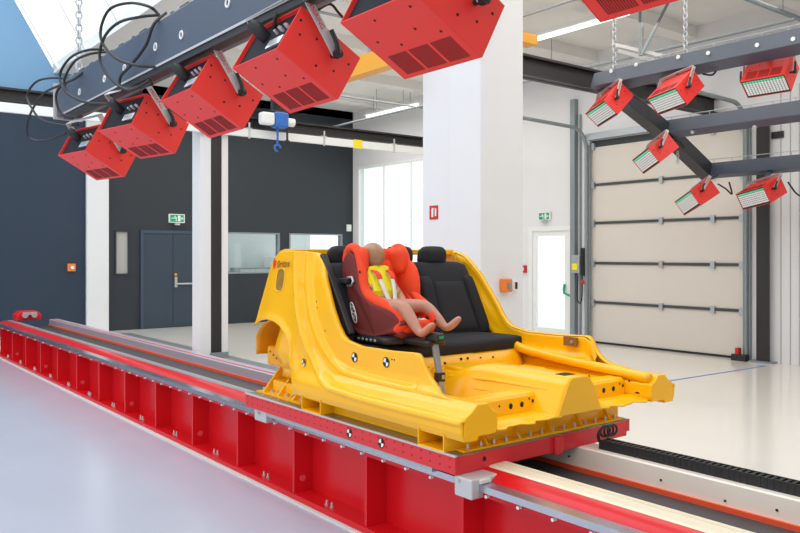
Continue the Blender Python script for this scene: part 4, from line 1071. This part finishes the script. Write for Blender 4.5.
cab('black cable in the left narrow loop at beam end', [(106, 52, 1.92), (90, 54, 1.8), (74, 62, 1.74), (64, 82, 1.72), (72, 96, 1.74), (92, 104, 1.8), (108, 103, 1.88)])
cab('thin black cable hanging lowest at the far left lamp', [(70, 79, 1.9), (52, 78, 1.8), (36, 82, 1.74), (27, 96, 1.72), (33, 110, 1.72), (42, 120, 1.76), (62, 125, 1.84), (78, 125, 1.9)])
cab('black cable in the outermost left loop down to a silver plug', [(74, 81, 1.9), (58, 86, 1.8), (42, 95, 1.74), (30, 115, 1.72), (27, 132, 1.72), (33, 140, 1.76), (48, 140, 1.8), (66, 133, 1.88)])
cab('short black cable along the beam end below the tray', [(92, 65, 1.9), (76, 78, 1.82), (62, 85, 1.78), (56, 96, 1.76), (60, 112, 1.78), (72, 117, 1.84), (82, 116, 1.9)])
cab('black cable arching behind the third lamp arm', [(298, 2, 1.95), (286, 4, 1.9), (276, 16, 1.86), (274, 30, 1.88), (268, 42, 1.95)], r=.009)
cab('pale looped cable seen right behind the third lamp', [(306, 18, 2.1), (318, 10, 2.08), (330, 4, 2.1), (338, 12, 2.15), (345, 20, 2.2)], r=.007)

# right arch rig: three beams with sloping posts; near end Y about 6.6
t = thing('lamp_rig', 'slate three-beam arched lamp rig hanging at upper right', 'rig', (9.6, 6.5, 3.5)); RG = t
def rbeam(x, z, y0, y1, s=.20, ang=25):
    a = math.radians(ang); c, sn = math.cos(a), math.sin(a); pts = []
    for u, v in ((-s/2, -s/2), (s/2, -s/2), (s/2, s/2), (-s/2, s/2)): pts.append((x+u*c+v*sn, z-u*sn+v*c))
    return pts, y0, y1
for nm, x, z, s, ang in (('upper_beam', 8.50, 3.93, .205, 22), ('middle_beam', 9.92, 3.44, .20, 18), ('lower_beam', 11.02, 2.92, .19, 12)):
    pts, y0, y1 = rbeam(x, z, 1.2, 6.62, s, ang); MB().prism(pts, 'y', y0, y1).build(nm, M['slate'], t, bevel=.005)
MB().beam((8.48, 6.50, 3.93), (9.95, 6.50, 3.38), .20, .20, up=(0, 1, 0)).build('sloping_post', mat('dark_post_paint', (.028,.032,.040), .4), t, bevel=.004)
MB().beam((9.88, 6.50, 3.42), (11.04, 6.50, 2.88), .20, .20, up=(0, 1, 0)).build('sloping_post', mat('dark_post_paint', (.028,.032,.040), .4), t, bevel=.004)
for i, (x, y, z, th, yaw, roll, lab) in enumerate(fits):
    Rm = Euler((roll, th, yaw)).to_matrix(); p0 = Vector((x, y, z+.02))+Rm @ (PV-Vector((LD, LL, LH)))
    bx_, bz_ = ((8.50, 3.93), (8.50, 3.93), (8.50, 3.93), (9.60, 3.42), (11.0, 2.92), (11.02, 2.92), (8.50, 3.93))[i]
    e = p0+Rm @ Vector((-.25, LL/2, .12)); yb = min(e.y, 6.5); k = Vector((bx_, yb, bz_-.06))
    MB().beam(e, k, .04, .04).build('mounting_lug', M['slate'], RG)
for px, py in ((611, 68), (636, 61.5), (678, 54), (708, 50), (757, 42), (793, 36)):
    q = at(px, py+3, X=8.38); MB().cyl((8.385, q.y, q.z), (8.375, q.y, q.z), .024, 10).build('plug', M['signw'], RG)
for px, py in ((692, 127), (754, 122)):
    q = at(px, py+5, X=9.8); MB().cyl((9.83, q.y, q.z), (9.80, q.y, q.z), .024, 10).build('plug', M['alu'], RG)
# cable guards (thin wire trays) above each beam
for x, z in ((8.5, 4.06), (9.9, 3.56), (11.0, 3.04)):
    b = MB().cyl((x, 2.0, z+.05), (x, 6.5, z+.05), .006, 6)
    for i in range(16): b.cyl((x, 2.05+.29*i, z-.03), (x, 2.05+.29*i, z+.05), .006, 6)
    b.build('wire_guard', M['galv'], RG)
for i, (X_, pts, lab) in enumerate(((11.0, [(718, 184), (726, 189), (732, 194), (729, 182)], 'drooping black cable between the two lower rig lamps'), (11.0, [(788, 182), (795, 192), (800, 196)], 'black cable drooping from lower rig beam at frame edge'), (8.5, [(634, 96), (645, 104), (650, 116)], 'black cable beside the upper rig lamp at left end'), (8.5, [(703, 74), (712, 75), (716, 71)], 'short black cable right of the middle upper rig lamp'), (9.9, [(670, 140), (680, 142), (684, 148), (676, 139)], 'tangled black cable under the middle rig beam'))):
    tag(MB().tube(spl([at(a, c, X=X_) for a, c in pts], 6), .012, 6).build('power_cable', M['rubber'], smooth=True), lab, 'cable')
# light steel unistrut hanging frames on the ceiling above the rig
b = MB().beam(at(612, 44, X=9.6), at(662, 56, Y=6.6), .04, .05).beam(at(618, 51, X=9.8), at(655, 61, Y=6.8), .04, .05)
tag(b.build('ceiling_strut', M['alu']), 'pair of pale steel strut rails above the upper rig beam', 'strut')
q = at(640, 56, X=9.7); tag(MB().cyl(q, (q.x, q.y, ZC), .022, 6).cyl(q+Vector((0, -.02, 0)), (q.x+.35, q.y-.25, ZC-.1), .022, 6).build('strut_hanger', M['galvd']), 'crossed grey threaded hangers rising from the strut rails', 'hanger')
q = at(653, 25, X=10.5); 

# ================================================================== SMALL WALL THINGS
def exit_sign(label, c, ax, s):
    """ax: 'y' faces -Y ; 'x' faces -X"""
    c = Vector(c); t = thing('exit_sign', label, 'sign', c)
    U = Vector((1, 0, 0)) if ax == 'y' else Vector((0, -1, 0)); N = Vector((0, -1, 0)) if ax == 'y' else Vector((-1, 0, 0)); Z = Vector((0, 0, 1))
    def q(b, u0, v0, u1, v1, n0, n1):
        P = [c+U*u*s+Z*v*s+N*n for n in (n0, n1) for u, v in ((u0, v0), (u1, v0), (u1, v1), (u0, v1))]
        return b.add(P, [(0, 1, 2, 3), (7, 6, 5, 4), (0, 4, 5, 1), (1, 5, 6, 2), (2, 6, 7, 3), (3, 7, 4, 0)])
    q(MB(), -1.15, -.62, 1.15, .62, .01, .06).build('panel', M['signw'], t)
    q(MB(), -1, -.5, 1, .5, .06, .063).build('green_field', M['green'], t)
    b = MB(); q(b, .12, -.4, .50, .4, .063, .066); q(b, -.62, -.05, -.2, .08, .063, .066); 
    q(b, -.2, -.38, -.08, .2, .063, .066); q(b, -.42, .0, -.25, .22, .063, .066); q(b, -.9, -.04, -.66, .04, .063, .066)
    P = [c+U*u*s+Z*v*s+N*.066 for u, v in ((.6, .06), (.9, .0), (.6, -.06), (.62, .2), (.98, 0), (.62, -.2))]; b.add(P, [(3, 4, 5)])
    b.ball(c+U*(-.3*s)+Z*(.3*s)+N*.064, .09*s if ax == 'y' else .004, .004 if ax == 'y' else .09*s, .09*s, 8)
    b.build('running_man', M['signw'], t)
    q(MB(), -.35, -.95, .35, -.70, .02, .10).build('emergency_light', M['alu'], t)
q = at(176, 218.5, Y=YB); exit_sign('green and white exit sign above the dark double door', (q.x, YB, q.z), 'y', .16)
q = at(546, 216.3, X=XR); exit_sign('green and white exit sign above the bright exit door', (XR, q.y, q.z), 'x', .13)
q = at(71, 267.5, Y=YB); t = thing('call_point', 'small orange call point on the dark wall at far left', 'call point', (q.x, YB, q.z))
MB().box((q.x-.08, YB-.07, q.z-.08), (q.x+.08, YB, q.z+.08)).build('case', M['orbox'], t, bevel=.012); MB().cyl((q.x+.01, YB-.085, q.z), (q.x+.01, YB-.07, q.z), .035).build('push_button', M['signw'], t)
q = at(503.5, 285.5, Y=YCOL); t = thing('call_point', 'orange box with grey key switch on the massive white column', 'call point', (q.x, YCOL, q.z))
MB().box((q.x-.06, YCOL-.07, q.z-.065), (q.x+.06, YCOL, q.z+.07)).build('case', M['orbox'], t, bevel=.010); MB().box((q.x-.01, YCOL-.08, q.z-.03), (q.x+.035, YCOL-.07, q.z+.03)).build('key_switch', M['galvd'], t)
q = at(514, 285.5, Y=YCOL); t = thing('card_reader', 'small black and white switch beside orange box on the column', 'switch', (q.x, YCOL, q.z))
MB().box((q.x-.03, YCOL-.03, q.z-.055), (q.x+.03, YCOL, q.z+.055)).build('plate', M['signw'], t, bevel=.004); MB().box((q.x-.016, YCOL-.036, q.z-.035), (q.x+.016, YCOL-.03, q.z+.035)).build('rocker', M['black'], t)
q = at(434, 212.5, X=colx+.05); t = thing('fire_sign', 'red extinguisher sign on the massive white column', 'sign', (q.x, q.y, q.z))
xs_ = colx+.05
MB().box((xs_-.006, q.y-.07, q.z-.075), (xs_, q.y+.07, q.z+.075)).build('plate', M['signr'], t)
b = MB().box((xs_-.008, q.y+.005, q.z-.05), (xs_-.006, q.y+.035, q.z+.03)).box((xs_-.008, q.y-.045, q.z-.04), (xs_-.006, q.y-.02, q.z+.045)).box((xs_-.008, q.y-.0, q.z+.03), (xs_-.006, q.y+.03, q.z+.05)); b.build('pictogram', M['signw'], t)
q = at(524.5, 269, X=XR); t = thing('alarm_button', 'small dark red alarm box beside the bright exit door frame', 'alarm', (XR, q.y, q.z))
MB().box((XR-.05, q.y-.07, q.z-.075), (XR, q.y+.07, q.z+.075)).build('case', M['signr'], t, bevel=.006); MB().box((XR-.054, q.y-.025, q.z-.035), (XR-.05, q.y+.03, q.z+.035)).build('glass_field', M['signw'], t)
q = at(348.5, 228, Y=YB); tag(MB().box((q.x-.07, YB-.04, q.z-.09), (q.x+.07, YB, q.z+.09)).build('wall_sensor', M['signw'], bevel=.01), 'small white sensor box high at right edge of dark wall', 'sensor')
# garage door controls
q = at(579.5, 265, X=XR-.1); t = thing('door_controller', 'grey control box with yellow plate on the post by the sectional door', 'controller', (XR-.1, q.y, q.z))
MB().box((XR-.24, q.y-.10, q.z-.15), (XR-.08, q.y+.08, q.z+.18)).build('case', M['galv'], t, bevel=.01)
MB().box((XR-.25, q.y-.07, q.z-.09), (XR-.24, q.y+.06, q.z+.03)).build('yellow_plate', mat('tape_yellow', (.9, .75, .02), .5), t)
MB().box((XR-.20, q.y-.135, q.z-.2), (XR-.09, q.y-.10, q.z+.32)).build('side_channel', M['black'], t)
MB().tube(spl([(XR-.14, q.y, q.z-.2), (XR-.14, q.y+.02, q.z-.6), (XR-.14, q.y-.04, q.z-.72), (XR-.14, q.y-.09, q.z-.6), (XR-.14, q.y-.1, q.z-.2)], 6), .012, 6).build('hanging_cable', M['black'], t)
MB().ball((XR-.15, q.y-.11, q.z-.32), .03, .04, .05).build('red_switch', M['signr'], t)
b = MB().cyl((XR-.03, q.y+.04, 0), (XR-.03, q.y+.04, 4.3), .02, 8); tag(b.build('conduit_pipe', M['galvd'], smooth=True), 'thin conduit rising beside the grey control box', 'pipe')
q = at(740, 352, X=XR-.15); t = thing('floor_lock', 'small dark floor latch with red handle at the sectional door corner', 'latch', (q.x, q.y, 0))
MB().box((q.x-.06, q.y-.12, 0), (q.x+.06, q.y+.12, .10)).build('body', M['black'], t, bevel=.01); MB().box((q.x-.05, q.y+.0, .10), (q.x+.05, q.y+.06, .2)).build('handle', M['signr'], t, bevel=.01)
